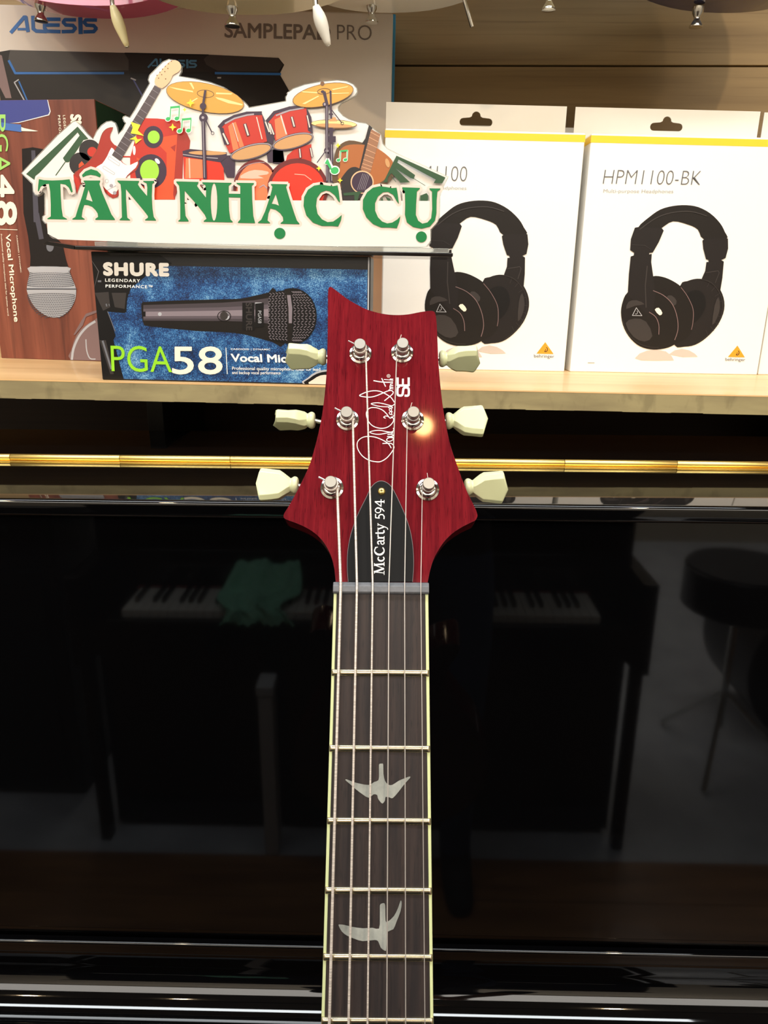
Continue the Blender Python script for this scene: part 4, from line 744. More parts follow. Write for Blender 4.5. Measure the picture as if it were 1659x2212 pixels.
# ------------------------------------------------------------------ the black upright piano in front of the wall
def upright_piano(label, M, open_keys):
    r = empty('upright_piano', M, label, 'piano')
    LZ, LF, PW = 1.3344, 0.5655, 0.76
    lid = B(); prof = []          # front flap of the lid with a rounded nose (y, z)
    th = 0.0145; rr = 0.004
    for k in range(7): a = PI / 2 * k / 6; prof.append((LF + rr - rr * math.sin(a), LZ - rr + rr * math.cos(a)))
    for k in range(7): a = PI / 2 * k / 6; prof.append((LF + 0.003 - 0.003 * math.cos(a), LZ - th + 0.003 - 0.003 * math.sin(a)))
    prof += [(0.6995, LZ - th), (0.6995, LZ)]
    lid.loft([[(x, y, z) for y, z in prof] for x in (-PW, PW)]); lo = lid.make('lid_flap', 'black_gloss', r, smooth=True, ang=40)
    B().box(-PW, PW, 0.7010, 0.862, LZ - th, LZ).make('lid_back', 'black_gloss', r, bevel=0.002)
    h = B(); segs = 13
    for k in range(segs):
        x0 = -0.70 + 1.40 * k / segs; x1 = -0.70 + 1.40 * (k + 1) / segs - 0.0004
        h.lathe([(0.0030, x0), (0.0032, x0 + 0.0004), (0.0032, x1 - 0.0004), (0.0030, x1)], Matrix.Translation((0, 0.7003, LZ + 0.0033)) @ Matrix.Rotation(PI / 2, 4, 'Y'), 16)
    h.make('brass_hinge', 'brass', r, smooth=True)['label'] = 'long polished brass hinge'
    B().box(-0.70, 0.70, 0.6952, 0.7058, LZ, LZ + 0.0004).make('hinge_leaf', 'brass', r)
    # case
    for s in (-1, 1):
        B().box(s * PW - 0.0 if s < 0 else PW - 0.035, -PW + 0.035 if s < 0 else PW, 0.5785, 0.855, 0.0, LZ - th - 0.0005).make('side_panel', 'black_gloss', r, bevel=0.002)
        B().box(-PW if s < 0 else PW - 0.035, -PW + 0.035 if s < 0 else PW, 0.40, 0.578, 0.58, 0.90).make('cheek', 'black_gloss', r, bevel=0.004)
        B().box(-PW + 0.004 if s < 0 else PW - 0.031, -PW + 0.031 if s < 0 else PW - 0.004, 0.405, 0.435, 0.02, 0.5795).make('leg', 'black_gloss', r, bevel=0.003)
    B().box(-PW + 0.0355, PW - 0.0355, 0.5745, 0.585, 0.8905, LZ - th - 0.0005).make('upper_panel', 'black_gloss', r, bevel=0.001)
    B().box(-PW + 0.0355, PW - 0.0355, 0.5655, 0.5742, 0.8680, 0.8822).make('panel_rail', 'black_gloss', r, bevel=0.0022, seg=4)
    B().box(-PW + 0.0355, PW - 0.0355, 0.5855, 0.60, 0.84, 0.889).make('rail_backing', 'black_gloss', r)
    B().box(-PW + 0.0355, PW - 0.0355, 0.59, 0.605, 0.03, 0.58).make('lower_panel', 'black_gloss', r, bevel=0.002)
    B().box(-PW + 0.0355, PW - 0.0355, 0.406, 0.60, 0.585, 0.64).make('key_bed', 'black_gloss', r, bevel=0.002)
    B().box(-PW + 0.0355, PW - 0.0355, 0.84, 0.854, 0.03, LZ - th - 0.001).make('back_panel', 'black_gloss', r)
    # closed fallboard with a rounded nose
    fb = [(0.5795, 0.862), (0.5745, 0.862), (0.5742, 0.848)]; zb = 0.70
    for k in range(0, 17):      # face leaning out into a concave cove
        t = PI / 2 * k / 16; fb.append((0.574 - 0.042 * (1 - math.cos(t)), 0.8475 - 0.036 * math.sin(t)))
    fb.append((0.530, 0.8114))
    for k in range(1, 13):
        t = PI / 2 * k / 12; fb.append((0.530 - 0.012 * math.sin(t), 0.7994 + 0.012 * math.cos(t)))
    fb += [(0.516, 0.785), (0.470, zb + 0.01), (0.467, zb), (0.481, zb), (0.534, 0.765), (0.545, 0.783), (0.5795, 0.783)]
    B().loft([[(x, y, z) for y, z in fb] for x in (-PW + 0.037, PW - 0.037)]).make('fallboard', 'black_gloss', r, smooth=True, ang=40)
    B().box(-PW + 0.037, PW - 0.037, 0.455, 0.468, 0.64, 0.698).make('key_slip', 'black_gloss', r, bevel=0.002)
    return r
upright_piano('glossy black upright piano with a brass lid hinge behind the red guitar', Matrix(), False)

# ------------------------------------------------------------------ far piano with open keys, seen mirrored in the near one
KY = -0.75; MK = Matrix.Translation((-0.09, 0, 0))
kp = empty('keyboard_piano', MK @ Matrix.Translation((0, KY, 0)), 'black piano with open keys across the aisle, mirrored in the glossy front', 'piano')
def kb(nm, m, *a, bevel=0.003): return B().box(*a).make(nm, m, kp, bevel=bevel)
kb('cabinet', 'black_gloss', -0.74, 0.74, -0.37, -0.02, 0.02, 1.18); kb('lower_panel', 'black_gloss', -0.70, 0.70, -0.0195, 0.13, 0.02, 0.579); kb('key_bed', 'black_gloss', -0.70, 0.70, -0.02, 0.19, 0.58, 0.68)
kb('top_lid', 'black_gloss', -0.76, 0.76, -0.39, 0.0, 1.181, 1.20); kb('music_ledge', 'black_gloss', -0.70, 0.70, -0.019, 0.03, 0.80, 0.815)
for s in (-1, 1):
    kb('cheek', 'black_gloss', *(sorted((s * 0.701, s * 0.74))), -0.019, 0.20, 0.55, 0.80); kb('leg', 'black_gloss', *(sorted((s * 0.702, s * 0.73))), 0.15, 0.19, 0.0, 0.549)
kb('felt_strip', 'felt_red', -0.62, 0.62, 0.018, 0.024, 0.681, 0.706, bevel=0)
kb('fallboard', 'black_gloss', -0.66, 0.66, -0.0185, 0.004, 0.715, 0.79)
wk = None; X0 = -0.611
for i in range(52):
    if wk is None: wk = B().box(0.0005, 0.0230, 0.026, 0.172, 0.681, 0.702).make('white_key', 'piano_white_key', kp, bevel=0.001); o = wk
    else: o = wk.copy(); C.objects.link(o)
    o.location.x = X0 + i * 0.0235
bk = None
for i in range(52):
    if i < 51 and (i % 7) in (0, 2, 3, 5, 6):
        if bk is None: bk = B().loft([[(-0.0055, 0.027, z_), (0.0055, 0.027, z_), (0.0055, y_, z_), (-0.0055, y_, z_)] for z_, y_ in ((0.7025, 0.124), (0.713, 0.118))]).make('black_key', 'black_gloss', kp); o = bk
        else: o = bk.copy(); C.objects.link(o)
        o.location.x = X0 + (i + 1) * 0.0235
# green cleaning cloth
nx, ny = 34, 26; vs = []; fs = []
for j in range(ny + 1):
    for i in range(nx + 1):
        u = i / nx; v = j / ny
        x = -0.355 + 0.175 * u + 0.02 * math.sin(7 * v + 2 * u) - 0.09 * (1 - v) * (1 - u) * 0
        y = 0.235 - 0.17 * v + 0.006 * math.sin(11 * u)
        z = 0.7145 + 0.012 * max(0, math.sin(9 * u + 5 * v)) * (v > 0.1) + 0.01 * max(0.0, math.sin(17 * u - 6 * v)) + 0.004
        if v < 0.35: z += -0.11 * (0.35 - v); y = 0.200 + 0.02 * (0.35 - v) + 0.003 * math.sin(20 * u)
        else: y = 0.200 - 0.17 * (v - 0.35) / 0.65; z += 0.06 * max(0, v - 0.8) / 0.2
        if v < 0.35: z -= 0.004 * math.sin(60 * u)
        vs.append((x - 0.09, y + KY, z))
for j in range(ny):
    for i in range(nx): a = j * (nx + 1) + i; fs.append((a, a + 1, a + nx + 2, a + nx + 1))
cl = B().add(vs, fs).make('cleaning_cloth', 'cloth_green', smooth=True, ang=180); cl.modifiers.new('thick', 'SOLIDIFY').thickness = 0.002
meta(cl, 'green cleaning cloth draped over the keys of the far piano, seen in the mirror-like front', 'cloth')
# ------------------------------------------------------------------ the red electric guitar in front
a46 = math.radians(4.6)
vz = Vector((0.0082, math.cos(a46), -math.sin(a46))).normalized(); vy = Vector((0, -math.sin(a46), -math.cos(a46))); vx = vy.cross(vz).normalized(); vy = vz.cross(vx)
nut_cam = Vector(((823 - 829.5) / FPX * 0.334, -(1283 - 1106) / FPX * 0.334, -0.334))
MN = cam_m @ (Matrix.Translation(nut_cam) @ Matrix((vx, vy, vz)).transposed().to_4x4())
UP = Matrix.Translation((0, 0, 0.822))
MR = MN @ UP.inverted()
gt = empty('electric_guitar', MR, 'red mahogany electric guitar with cream tuner buttons standing upright in front of the piano', 'guitar')
NK = Face(MN, gt, UP)
HD_REL = UP @ Matrix.Translation((0, 0.0030, 0.0050)) @ Matrix.Rotation(math.radians(-10), 4, 'X')
MH = MR @ HD_REL; HD = Face(MH, gt, HD_REL)
def g(b, nm, m, **k): return b.make(nm, m, gt, UP, **k)
M_ = lambda p: Z(540, 600, 2.860, p); N_ = lambda p: Z(700, 1000, 6.381, p); O_ = lambda p: Z(670, 1640, 3.867, p); D_ = lambda p: Z(750, 790, 10.053, p)
hs = [(522, 1800), (505, 1730), (478, 1670), (440, 1615), (390, 1570), (330, 1535), (270, 1510), (222, 1492), (208, 1478), (212, 1455), (240, 1410), (290, 1320), (335, 1230), (370, 1150), (400, 1050), (425, 950), (445, 850), (458, 750), (468, 650), (475, 550), (479, 400), (481, 250), (481, 150), (482, 90), (486, 64), (495, 56), (510, 62), (550, 92), (600, 130), (660, 165), (720, 195), (790, 216), (860, 228), (930, 230), (990, 224), (1050, 212), (1105, 205), (1130, 206), (1145, 222), (1153, 280), (1158, 380), (1163, 500), (1170, 600), (1180, 700), (1195, 820), (1215, 930), (1240, 1040), (1270, 1130), (1305, 1230), (1345, 1330), (1385, 1410), (1403, 1455), (1404, 1478), (1390, 1500), (1370, 1510), (1310, 1540), (1250, 1580), (1200, 1630), (1160, 1690), (1130, 1750), (1110, 1820)]
mid_ = smooth_loop(M_(hs), 3, False)
hp_ = HD.hits(M_([(530, 1882)]) + mid_ + M_([(1098, 1882)]))
b = B(); b.plate([hp_], 0.0, 0.0145)
b.make('headstock', 'red_mahogany', gt, HD_REL, bevel=0.0011, seg=4)
# cover plate
tc = [(330, 1636), (318, 1500), (315, 1350), (325, 1200), (350, 1050), (385, 920), (430, 790), (480, 670), (540, 550), (590, 450), (630, 360), (680, 295), (730, 258), (785, 244), (840, 255), (890, 285), (935, 330), (975, 400), (1020, 490), (1070, 600), (1110, 690), (1150, 800), (1190, 930), (1215, 1060), (1232, 1200), (1238, 1350), (1235, 1500), (1222, 1636)]
tcp = N_([(330, 1640)]) + smooth_loop(N_(tc), 2, False) + N_([(1222, 1640)])
cov = art(HD, 'truss_rod_cover', 'cover_rim', [tcp], -0.0007, -0.00001); cov['label'] = 'bell-shaped black cover plate with white lettering'
c2 = art(HD, 'cover_face', 'cover_black', [inset(tcp, 1.1)], -0.0016, -0.0007); c2.parent = cov; c2.matrix_basis = Matrix()
sx, sz = HD.hit(N_([(793, 392)])[0], -0.0016)
sb = B(); SM = Matrix.Translation((sx, -0.0016, sz)) @ Matrix.Rotation(PI / 2, 4, 'X')
sb.lathe([(0.00185, 0.0), (0.0018, 0.0004), (0.0013, 0.0010), (0.0006, 0.0012)], SM, 20)
s_o = sb.make('screw', 'brass', cov, smooth=True)
cr = B(); 
for a in (0.3, 0.3 + PI / 2):
    R2 = SM @ Matrix.Rotation(a, 4, 'Z'); cr.add([R2 @ Vector(p) for p in ((-0.0009, -0.00014, 0.00125), (0.0009, -0.00014, 0.00125), (0.0009, 0.00014, 0.00125), (-0.0009, 0.00014, 0.00125))], [(0, 1, 2, 3)])
cr.make('screw_slot', 'cover_black', cov)
# serif lettering on the cover plate, drawn stroke by stroke (u along the plate, v up)
def uv(pts): return N_([(832 - v, 1545 - u) for u, v in pts])
def sk(pts, w_): return stroke(uv(pts), w_ / 6.381)
T = []
T += sk([(28, 4), (42, 140)], 10) + sk([(42, 138), (88, 10)], 24) + sk([(90, 10), (138, 138)], 11) + sk([(140, 138), (152, 4)], 23) + sk([(4, 4), (56, 4)], 9) + sk([(124, 4), (178, 4)], 9) + sk([(22, 138), (56, 138)], 9) + sk([(126, 138), (162, 138)], 9)
def arc(cu, cv, ru, rv, a0, a1, n=16): return [(cu + ru * math.cos(math.radians(a0 + (a1 - a0) * i / n)), cv + rv * math.sin(math.radians(a0 + (a1 - a0) * i / n))) for i in range(n + 1)]
T += sk(arc(225, 47, 34, 42, 50, 310), 15) + sk(arc(232, 46, 34, 40, 120, 240), 14)
T += sk(arc(335, 70, 60, 66, 45, 315), 15) + sk(arc(345, 70, 58, 62, 120, 240), 15) + sk([(382, 128), (384, 92)], 9)
T += sk([(424, 78), (440, 92), (460, 90), (468, 74), (468, 16), (486, 4)], 17) + sk(arc(445, 26, 22, 22, 70, 300), 13) + sk([(445, 48), (468, 54)], 10)
T += sk([(512, 4), (512, 88)], 20) + sk([(496, 4), (534, 4)], 9) + sk([(496, 88), (512, 88)], 9) + sk([(516, 72), (532, 90), (550, 86)], 15)
T += sk([(578, 120), (578, 20), (592, 5), (614, 8)], 19) + sk([(558, 88), (612, 88)], 10)
T += sk([(632, 88), (664, 4)], 18) + sk([(698, 88), (660, -14), (644, -44), (626, -46)], 11) + sk([(618, 89), (652, 89)], 9) + sk([(680, 89), (714, 89)], 9)
T += sk([(838, 122), (790, 122), (784, 70)], 14) + sk([(784, 72), (812, 78), (834, 56), (832, 22), (806, 3), (774, 6)], 15)
T += sk(arc(890, 88, 32, 38, 0, 360, 24), 13) + sk(arc(898, 86, 30, 34, -60, 60, 10), 12) + sk([(922, 86), (916, 40), (880, 4)], 14)
T += sk([(1010, 4), (1010, 128)], 17) + sk([(1008, 128), (946, 46), (1042, 46)], 12) + sk([(992, 4), (1030, 4)], 9)
lt = art(HD, 'lettering', 'decal_white', T, -0.00175); lt.parent = cov; lt.matrix_basis = Matrix()
# signature and series letters on the headstock
def sg(pts, w_=15, n=5): return stroke(smooth_loop(D_(pts), n, False), w_ / 10.053)
S = sg([(955, 1785), (890, 1690), (760, 1610), (600, 1550), (450, 1535), (330, 1560), (240, 1630), (215, 1720), (240, 1830), (330, 1960), (470, 2050), (620, 2085), (730, 2080), (850, 2010), (950, 1900), (1010, 1800), (1010, 1740), (960, 1690), (880, 1685), (770, 1690)], 19)
S += sg([(1000, 1570), (930, 1560), (870, 1585), (860, 1625), (910, 1645), (985, 1615), (1000, 1570), (960, 1545), (870, 1540), (950, 1535), (1000, 1515), (960, 1490), (880, 1495), (960, 1480), (985, 1450), (900, 1455), (700, 1490), (560, 1475), (490, 1440), (600, 1410), (720, 1405), (850, 1430), (960, 1440), (1010, 1400), (1000, 1355)], 17)
S += sg([(830, 1140), (792, 1118), (840, 1092), (900, 1110), (935, 1140), (985, 1110), (1020, 1070), (1020, 1020)], 17)
S += sg([(900, 1110), (850, 1040), (760, 960), (640, 915), (530, 910), (450, 950), (415, 1040), (440, 1160), (500, 1260), (600, 1330), (740, 1360), (860, 1340), (950, 1280), (1005, 1200), (1000, 1140), (950, 1110)], 18)
S += sg([(985, 1065), (930, 1055), (912, 1020), (945, 1000), (970, 1030), (950, 1050)], 14) + sg([(985, 1000), (930, 985), (912, 950), (945, 935), (968, 960), (945, 985)], 14) + sg([(975, 920), (920, 925), (895, 900), (930, 885), (975, 900), (985, 920)], 14)
S += sg([(975, 890), (880, 892), (720, 885), (600, 860), (520, 825), (640, 805), (760, 820), (880, 850), (975, 870), (1030, 830)], 17)
S += sg([(1025, 795), (960, 700), (880, 640), (780, 585), (680, 550), (560, 545), (450, 565), (350, 600), (270, 650), (400, 680), (520, 680), (640, 650), (760, 600), (880, 550), (960, 540), (1000, 575), (980, 620), (910, 680), (810, 760)], 19)
S += sg([(900, 530), (950, 500), (1000, 505), (930, 490), (935, 470), (998, 470), (930, 455), (935, 432), (995, 430), (945, 415), (940, 395), (990, 385)], 14)
S += sg([(575, 325), (720, 350), (860, 360), (990, 355)], 22) + sg([(750, 275), (790, 360), (832, 450)], 20) + sg([(800, 300), (940, 312), (995, 320), (935, 300), (940, 288), (995, 292)], 15)
S += stroke(ell(*D_([(898, 222)])[0], 3.5, 3.3, 0, 20), 0.7, True) + stroke(ell(*D_([(898, 222)])[0], 1.5, 1.5, 0, 10), 0.5, True)
art(HD, 'signature_decal', 'decal_white', S, -0.00012)['label'] = 'white handwritten signature decal'
dSE = art(HD, 'series_decal', 'decal_white', sg([(1128, 455), (1096, 480), (1092, 610), (1120, 645), (1180, 645), (1205, 610), (1222, 500), (1260, 475), (1310, 480), (1335, 510), (1335, 620), (1310, 650), (1255, 650)], 46, 3) +
    stroke(D_([(1095, 265), (1095, 430), (1335, 430), (1335, 265)]), 4.6) + stroke(D_([(1210, 290), (1210, 430)]), 4.0), -0.00012)
# neck, fretboard, binding, nut
def bw(s): return 0.0428 + (0.0525 - 0.0428) * s / 0.312
FB_END = 0.462
rings = []
for s in [-0.004, 0.0, 0.03, 0.10, 0.2, 0.3, 0.345, 0.37, 0.40, 0.44]:
    wd = bw(max(s, 0)) / 2; th = 0.0165 + 0.006 * max(0, s) / 0.3
    if s > 0.34: th = 0.0185 + (s - 0.34) * 0.12
    pts = [(wd, 0.0052)] + [(wd * math.cos(t) ** 0.8 if math.cos(t) > 0 else 0, 0.0052 + th * math.sin(t) ** 0.9) for t in [PI / 2 * k / 8 for k in range(1, 8)]] + [(0, 0.0052 + th)]
    pts = pts + [(-x, y) for x, y in pts[-2::-1]]
    rings.append([(x, y, -s) for x, y in pts])
g(B().loft(rings), 'neck', 'cherry_back', smooth=True, ang=60)
g(B().loft([[(x * (bw(s) / 2 - 0.0015), y, -s) for x, y in ((-1, 0), (0, -0.0004), (1, 0), (1, 0.0050), (-1, 0.0050))] for s in (0.0, FB_END)]), 'fretboard', 'rosewood')
for sd in (-1, 1):
    g(B().loft([[(sd * (bw(s) / 2 - 0.00148), 0.0, -s), (sd * (bw(s) / 2 - 0.0002), 0.0001, -s), (sd * bw(s) / 2, 0.0006, -s), (sd * bw(s) / 2, 0.0051, -s), (sd * (bw(s) / 2 - 0.00148), 0.0051, -s)] for s in (0.0, FB_END)]), 'binding', 'binding_cream', bevel=0.0002)
nb = B()
nb.loft([[(x, y, z) for x, y, z in ((sx_, -0.0012, 0.0), (sx_, -0.0022, 0.0009), (sx_, -0.0020, 0.0036), (sx_, -0.0004, 0.0052), (sx_, 0.006, 0.0052), (sx_, 0.006, 0.0))] for sx_ in (-0.0216, 0.0216)])
g(nb, 'nut', 'nut_grey', bevel=0.0004)
frets = [0.6247 * (1 - 2 ** (-k / 12.0)) for k in range(1, 23)]
for s in frets:
    hw = bw(s) / 2 - 0.0002; rg = []
    for x, k in ((-hw, 0.55), (-hw + 0.0005, 0.9), (-hw + 0.0012, 1.0), (hw - 0.0012, 1.0), (hw - 0.0005, 0.9), (hw, 0.55)):
        rg.append([(x, -0.0013 * k * math.sin(PI * i / 10) ** 0.8 if 0 < i < 10 else 0.0002, -s + 0.0016 * (0.8 + 0.2 * k) * math.cos(PI * i / 10)) for i in range(11)])
    g(B().loft(rg), 'fret', 'fret_nickel', smooth=True, ang=50)
# bird inlays
bd1 = [(575, 45), (593, 38), (610, 42), (612, 120), (625, 180), (650, 210), (685, 215), (740, 180), (800, 155), (830, 145), (835, 155), (790, 205), (740, 270), (690, 325), (665, 320), (630, 315), (625, 345), (605, 370), (585, 355), (565, 325), (560, 300), (530, 293), (490, 322), (440, 295), (380, 250), (330, 205), (295, 175), (305, 168), (360, 190), (420, 205), (490, 215), (535, 190), (570, 175), (575, 120)]
bd2 = [(600, 1205), (622, 1205), (628, 1250), (630, 1350), (650, 1355), (700, 1310), (735, 1240), (755, 1182), (765, 1200), (755, 1270), (720, 1360), (695, 1420), (650, 1440), (640, 1500), (635, 1590), (625, 1600), (590, 1575), (570, 1525), (540, 1510), (440, 1520), (370, 1500), (310, 1475), (265, 1440), (238, 1390), (245, 1380), (290, 1385), (350, 1400), (440, 1412), (520, 1408), (575, 1415), (582, 1330), (582, 1240), (585, 1215)]
art(NK, 'bird_inlay', 'pearl', [smooth_loop(O_(bd1), 2)], -0.00055)['label'] = 'pearl bird inlay with both wings spread evenly'
art(NK, 'bird_inlay', 'pearl', [smooth_loop(O_(bd2), 2)], -0.00055)['label'] = 'pearl bird inlay banking with one wing raised'
for k, s_ in ((7, 0.9), (9, 0.85), (12, 0.9)):      # further birds down the neck
    sm_ = (frets[k - 1] + frets[k - 2]) / 2; q = [((x - 595) * 0.000051 * s_, -(y - 200) * 0.000051 * s_ - sm_) for x, y in bd1]
    g(B().plate([q], -0.00055), 'bird_inlay', 'pearl')
# tuners
TUN = [('L', (778.8, 764.3), (705, 771), 74), ('L', (750.8, 907.7), (681, 908), 90), ('L', (717.3, 1054.5), (645, 1048), 4),
       ('R', (868.7, 762.6), (948, 775), 72), ('R', (891.4, 907.7), (962, 909), -4), ('R', (923.6, 1058.0), (1003, 1052), 38)]
SY = 0.0115; posts = []
hexm = Matrix.Rotation(PI / 2, 4, 'X')
for sd, pp, cp, roll in TUN:
    px_, pz_ = HD.hit(pp, 0.0); posts.append((px_, pz_)); sgn = -1 if sd == 'L' else 1
    TM = Matrix.Translation((px_, 0, pz_)) @ hexm
    bush = B().lathe([(0.0053, 0.0), (0.0055, 0.0003), (0.0054, 0.0007), (0.0044, 0.0011), (0.0043, 0.0017), (0.0038, 0.0024), (0.0031, 0.0026)], TM, 40).make('tuner', 'chrome', gt, HD_REL, smooth=True, ang=50)
    B().lathe([(0.0028, 0.0), (0.0028, 0.0048), (0.00235, 0.0054), (0.00235, 0.0072), (0.0028, 0.0078), (0.00285, 0.0104), (0.0026, 0.0107)], TM, 28).make('post', 'brushed_chrome', bush, smooth=True, ang=40)
    cx_, cz_ = HD.hit(cp, SY)
    B().tube([(px_, SY, cz_ if abs(cz_ - pz_) < 0.004 else pz_), (cx_ + sgn * 0.001, SY, cz_)], 0.0011, 12).make('shaft', 'chrome', bush, smooth=True)
    B().box(px_ - 0.0065, px_ + 0.0065, 0.0146, 0.0225, cz_ - 0.007, cz_ + 0.007).make('gear_housing', 'nickel', bush, bevel=0.002)
    BM = Matrix.Translation((cx_, SY, cz_)) @ Matrix.Rotation(0 if sgn > 0 else PI, 4, 'Z') @ Matrix.Rotation(math.radians(roll * sgn), 4, 'X')
    bt = B(); CM = BM @ Matrix.Rotation(PI / 2, 4, 'Y')
    prof = [(0.0026, 0.0), (0.0036, 0.0003), (0.0042, 0.0012), (0.0043, 0.0021), (0.0038, 0.0030), (0.0034, 0.0035), (0.0034, 0.0042)]
    bt.lathe(prof, CM, 28)
    rg = []
    for t, w_, th_, cv in ((0.0038, 0.0066, 0.0062, 0), (0.0052, 0.0086, 0.0076, 0), (0.0074, 0.0118, 0.0076, 0), (0.0092, 0.0142, 0.0073, 0), (0.0130, 0.0151, 0.0065, 0), (0.0176, 0.0160, 0.0068, 0.0014), (0.0186, 0.0156, 0.0058, 0.0020)):
        c_ = min(0.0022, w_ * 0.2); hy, hz = th_ / 2, w_ / 2; ck = 0.0016 if t < 0.018 else 0.001
        if t < 0.006: ck = 0.0024; c_ = 0.002
        P8 = [(hy, 0), (hy, hz - c_), (hy - ck, hz), (-(hy - ck), hz), (-hy, hz - c_), (-hy, 0), (-hy, -(hz - c_)), (-(hy - ck), -hz), (hy - ck, -hz), (hy, -(hz - c_))]
        rg.append([BM @ Vector((t + cv * (1 - abs(z) / hz), y, z)) for y, z in P8])
    bt.loft(rg); bt.make('tuner_button', 'ivory', bush, bevel=0.00045, seg=3)
# strings
xn = [NK.hit((x, 1270), -0.002)[0] for x in (736, 771, 805, 840, 874, 909)]
leave = [(733, 1062), (764, 918), (792, 772), (857, 774), (879.5, 918), (912, 1066)]
gauge = [0.00066, 0.00055, 0.00044, 0.00029, 0.00024, 0.00020]
pidx = [2, 1, 0, 3, 4, 5]; NI = UP.inverted()
for i in range(6):
    pc = posts[pidx[i]]; lx, lz = HD.hit(leave[i], -0.0050); rr_ = 0.0028
    pts = []
    a_end = 0.0 if i < 3 else PI
    turns = 2.2
    sgn = 1 if i < 3 else -1
    for k in range(34):      # wraps on the post
        t = k / 33.0; an = a_end + sgn * (1 - t) * turns * 2 * PI
        pts.append(HD_REL @ Vector((pc[0] + rr_ * math.cos(an), -(0.0072 - 0.0022 * t), pc[1] + rr_ * math.sin(an))))
    pts.append(HD_REL @ Vector(((pc[0] + (rr_ if i < 3 else -rr_)) * 0.9 + lx * 0.1, -0.0049, pc[1] - 0.004)))
    sB = NK.hit((0, 0))
    pts.append(UP @ Vector((xn[i], -0.0024, 0.0046))); pts.append(UP @ Vector((xn[i], -0.0025, 0.0015)))
    xb = (-1 + 2 * i / 5.0) * 0.0262; pts.append(UP @ Vector((xn[i] + (xb - xn[i]) * 0.5, -0.0052, -0.312))); pts.append(UP @ Vector((xb, -0.0095, -0.6247))); pts.append(UP @ Vector((xb, -0.004, -0.655)))
    B().tube(pts, gauge[i], 8).make('string', 'string_wound' if i < 3 else 'string_plain', gt, smooth=True)
    ts = -1 if i < 3 else 1
    B().tube([HD_REL @ Vector((pc[0] + (-0.002 if i < 5 else 0), -0.0072, pc[1] + 0.0012)), HD_REL @ Vector((pc[0] - 0.0058 if i < 3 else pc[0] - 0.0006, -0.0078, pc[1] + (0.0030 if i < 3 else 0.0058)))], gauge[i] * 0.7, 6).make('string_end', 'string_plain', gt, smooth=True)
# body (below the picture, seen mirrored in the piano)
bo = [(28, 400), (34, 372), (60, 345), (88, 335), (95, 350), (82, 385), (80, 430), (100, 470), (128, 520), (150, 590), (155, 660), (140, 730), (100, 790), (40, 822), (-40, 822), (-100, 790), (-142, 730), (-158, 660), (-150, 590), (-125, 520), (-105, 470), (-95, 430), (-105, 375), (-112, 330), (-95, 312), (-65, 325), (-38, 360), (-28, 400)]
g(B().plate([[(x / 1000, -s / 1000) for x, s in smooth_loop(bo, 4)]], 0.009, 0.055), 'body', 'cherry_back', bevel=0.006, seg=4)
for s_ in (0.478, 0.575):
    g(B().box(-0.035, 0.035, 0.0, 0.009, -s_ - 0.019, -s_ + 0.019), 'pickup', 'nickel', bevel=0.003)
g(B().box(-0.036, 0.036, -0.006, 0.009, -0.632, -0.617), 'bridge', 'nickel', bevel=0.002); g(B().box(-0.042, 0.042, -0.003, 0.009, -0.668, -0.654), 'tailpiece', 'nickel', bevel=0.003)
for kx, ks in ((0.075, 0.66), (0.11, 0.70), (0.06, 0.71), (0.095, 0.75)):
    B().lathe([(0.012, 0), (0.011, 0.012), (0.009, 0.014)], UP @ Matrix.Translation((kx, 0.009, -ks)) @ hexm, 20).make('control_knob', 'brass', gt, smooth=True)
# stand carrying the guitar
base = MN @ Vector((0, 0.03, -0.826))
st = empty('guitar_stand', Matrix.Translation((base.x, base.y + 0.02, 0)), 'black tubular floor stand holding the red guitar', 'guitar stand')
hz_ = base.z; L0 = Vector((base.x, base.y + 0.02, 0))
def rel(p): return Vector(p) - L0
back = MN @ Vector((0, 0.068, -0.62)); yk = MN @ Vector((0, 0.075, -0.835))
B().tube([rel(yk), rel(back)], 0.009, 10).make('back_post', 'rubber_black', st, smooth=True)
B().tube([rel((yk.x, yk.y, yk.z)), rel((yk.x, yk.y, 0.22))], 0.011, 10).make('pole', 'rubber_black', st, smooth=True)
for sd in (-1, 1):
    e0 = MN @ Vector((sd * 0.06, 0.075, -0.838)); e1 = MN @ Vector((sd * 0.06, -0.005, -0.838)); e2 = MN @ Vector((sd * 0.06, -0.012, -0.82))
    B().tube([rel(yk), rel(e0), rel(e1), rel(e2)], 0.008, 10).make('yoke_arm', 'rubber_black', st, smooth=True)
for k in range(3):
    a = PI / 6 + k * 2 * PI / 3; B().tube([rel((yk.x, yk.y, 0.24)), rel((yk.x + 0.24 * math.cos(a), yk.y - 0.05 + 0.20 * math.sin(a), 0.012))], 0.009, 10).make('leg', 'rubber_black', st, smooth=True)
for sd in (-1, 1):
    e = MN @ Vector((sd * 0.05, 0.066, -0.62)); B().tube([rel(back), rel(e)], 0.009, 8).make('back_pad', 'rubber_black', st, smooth=True)

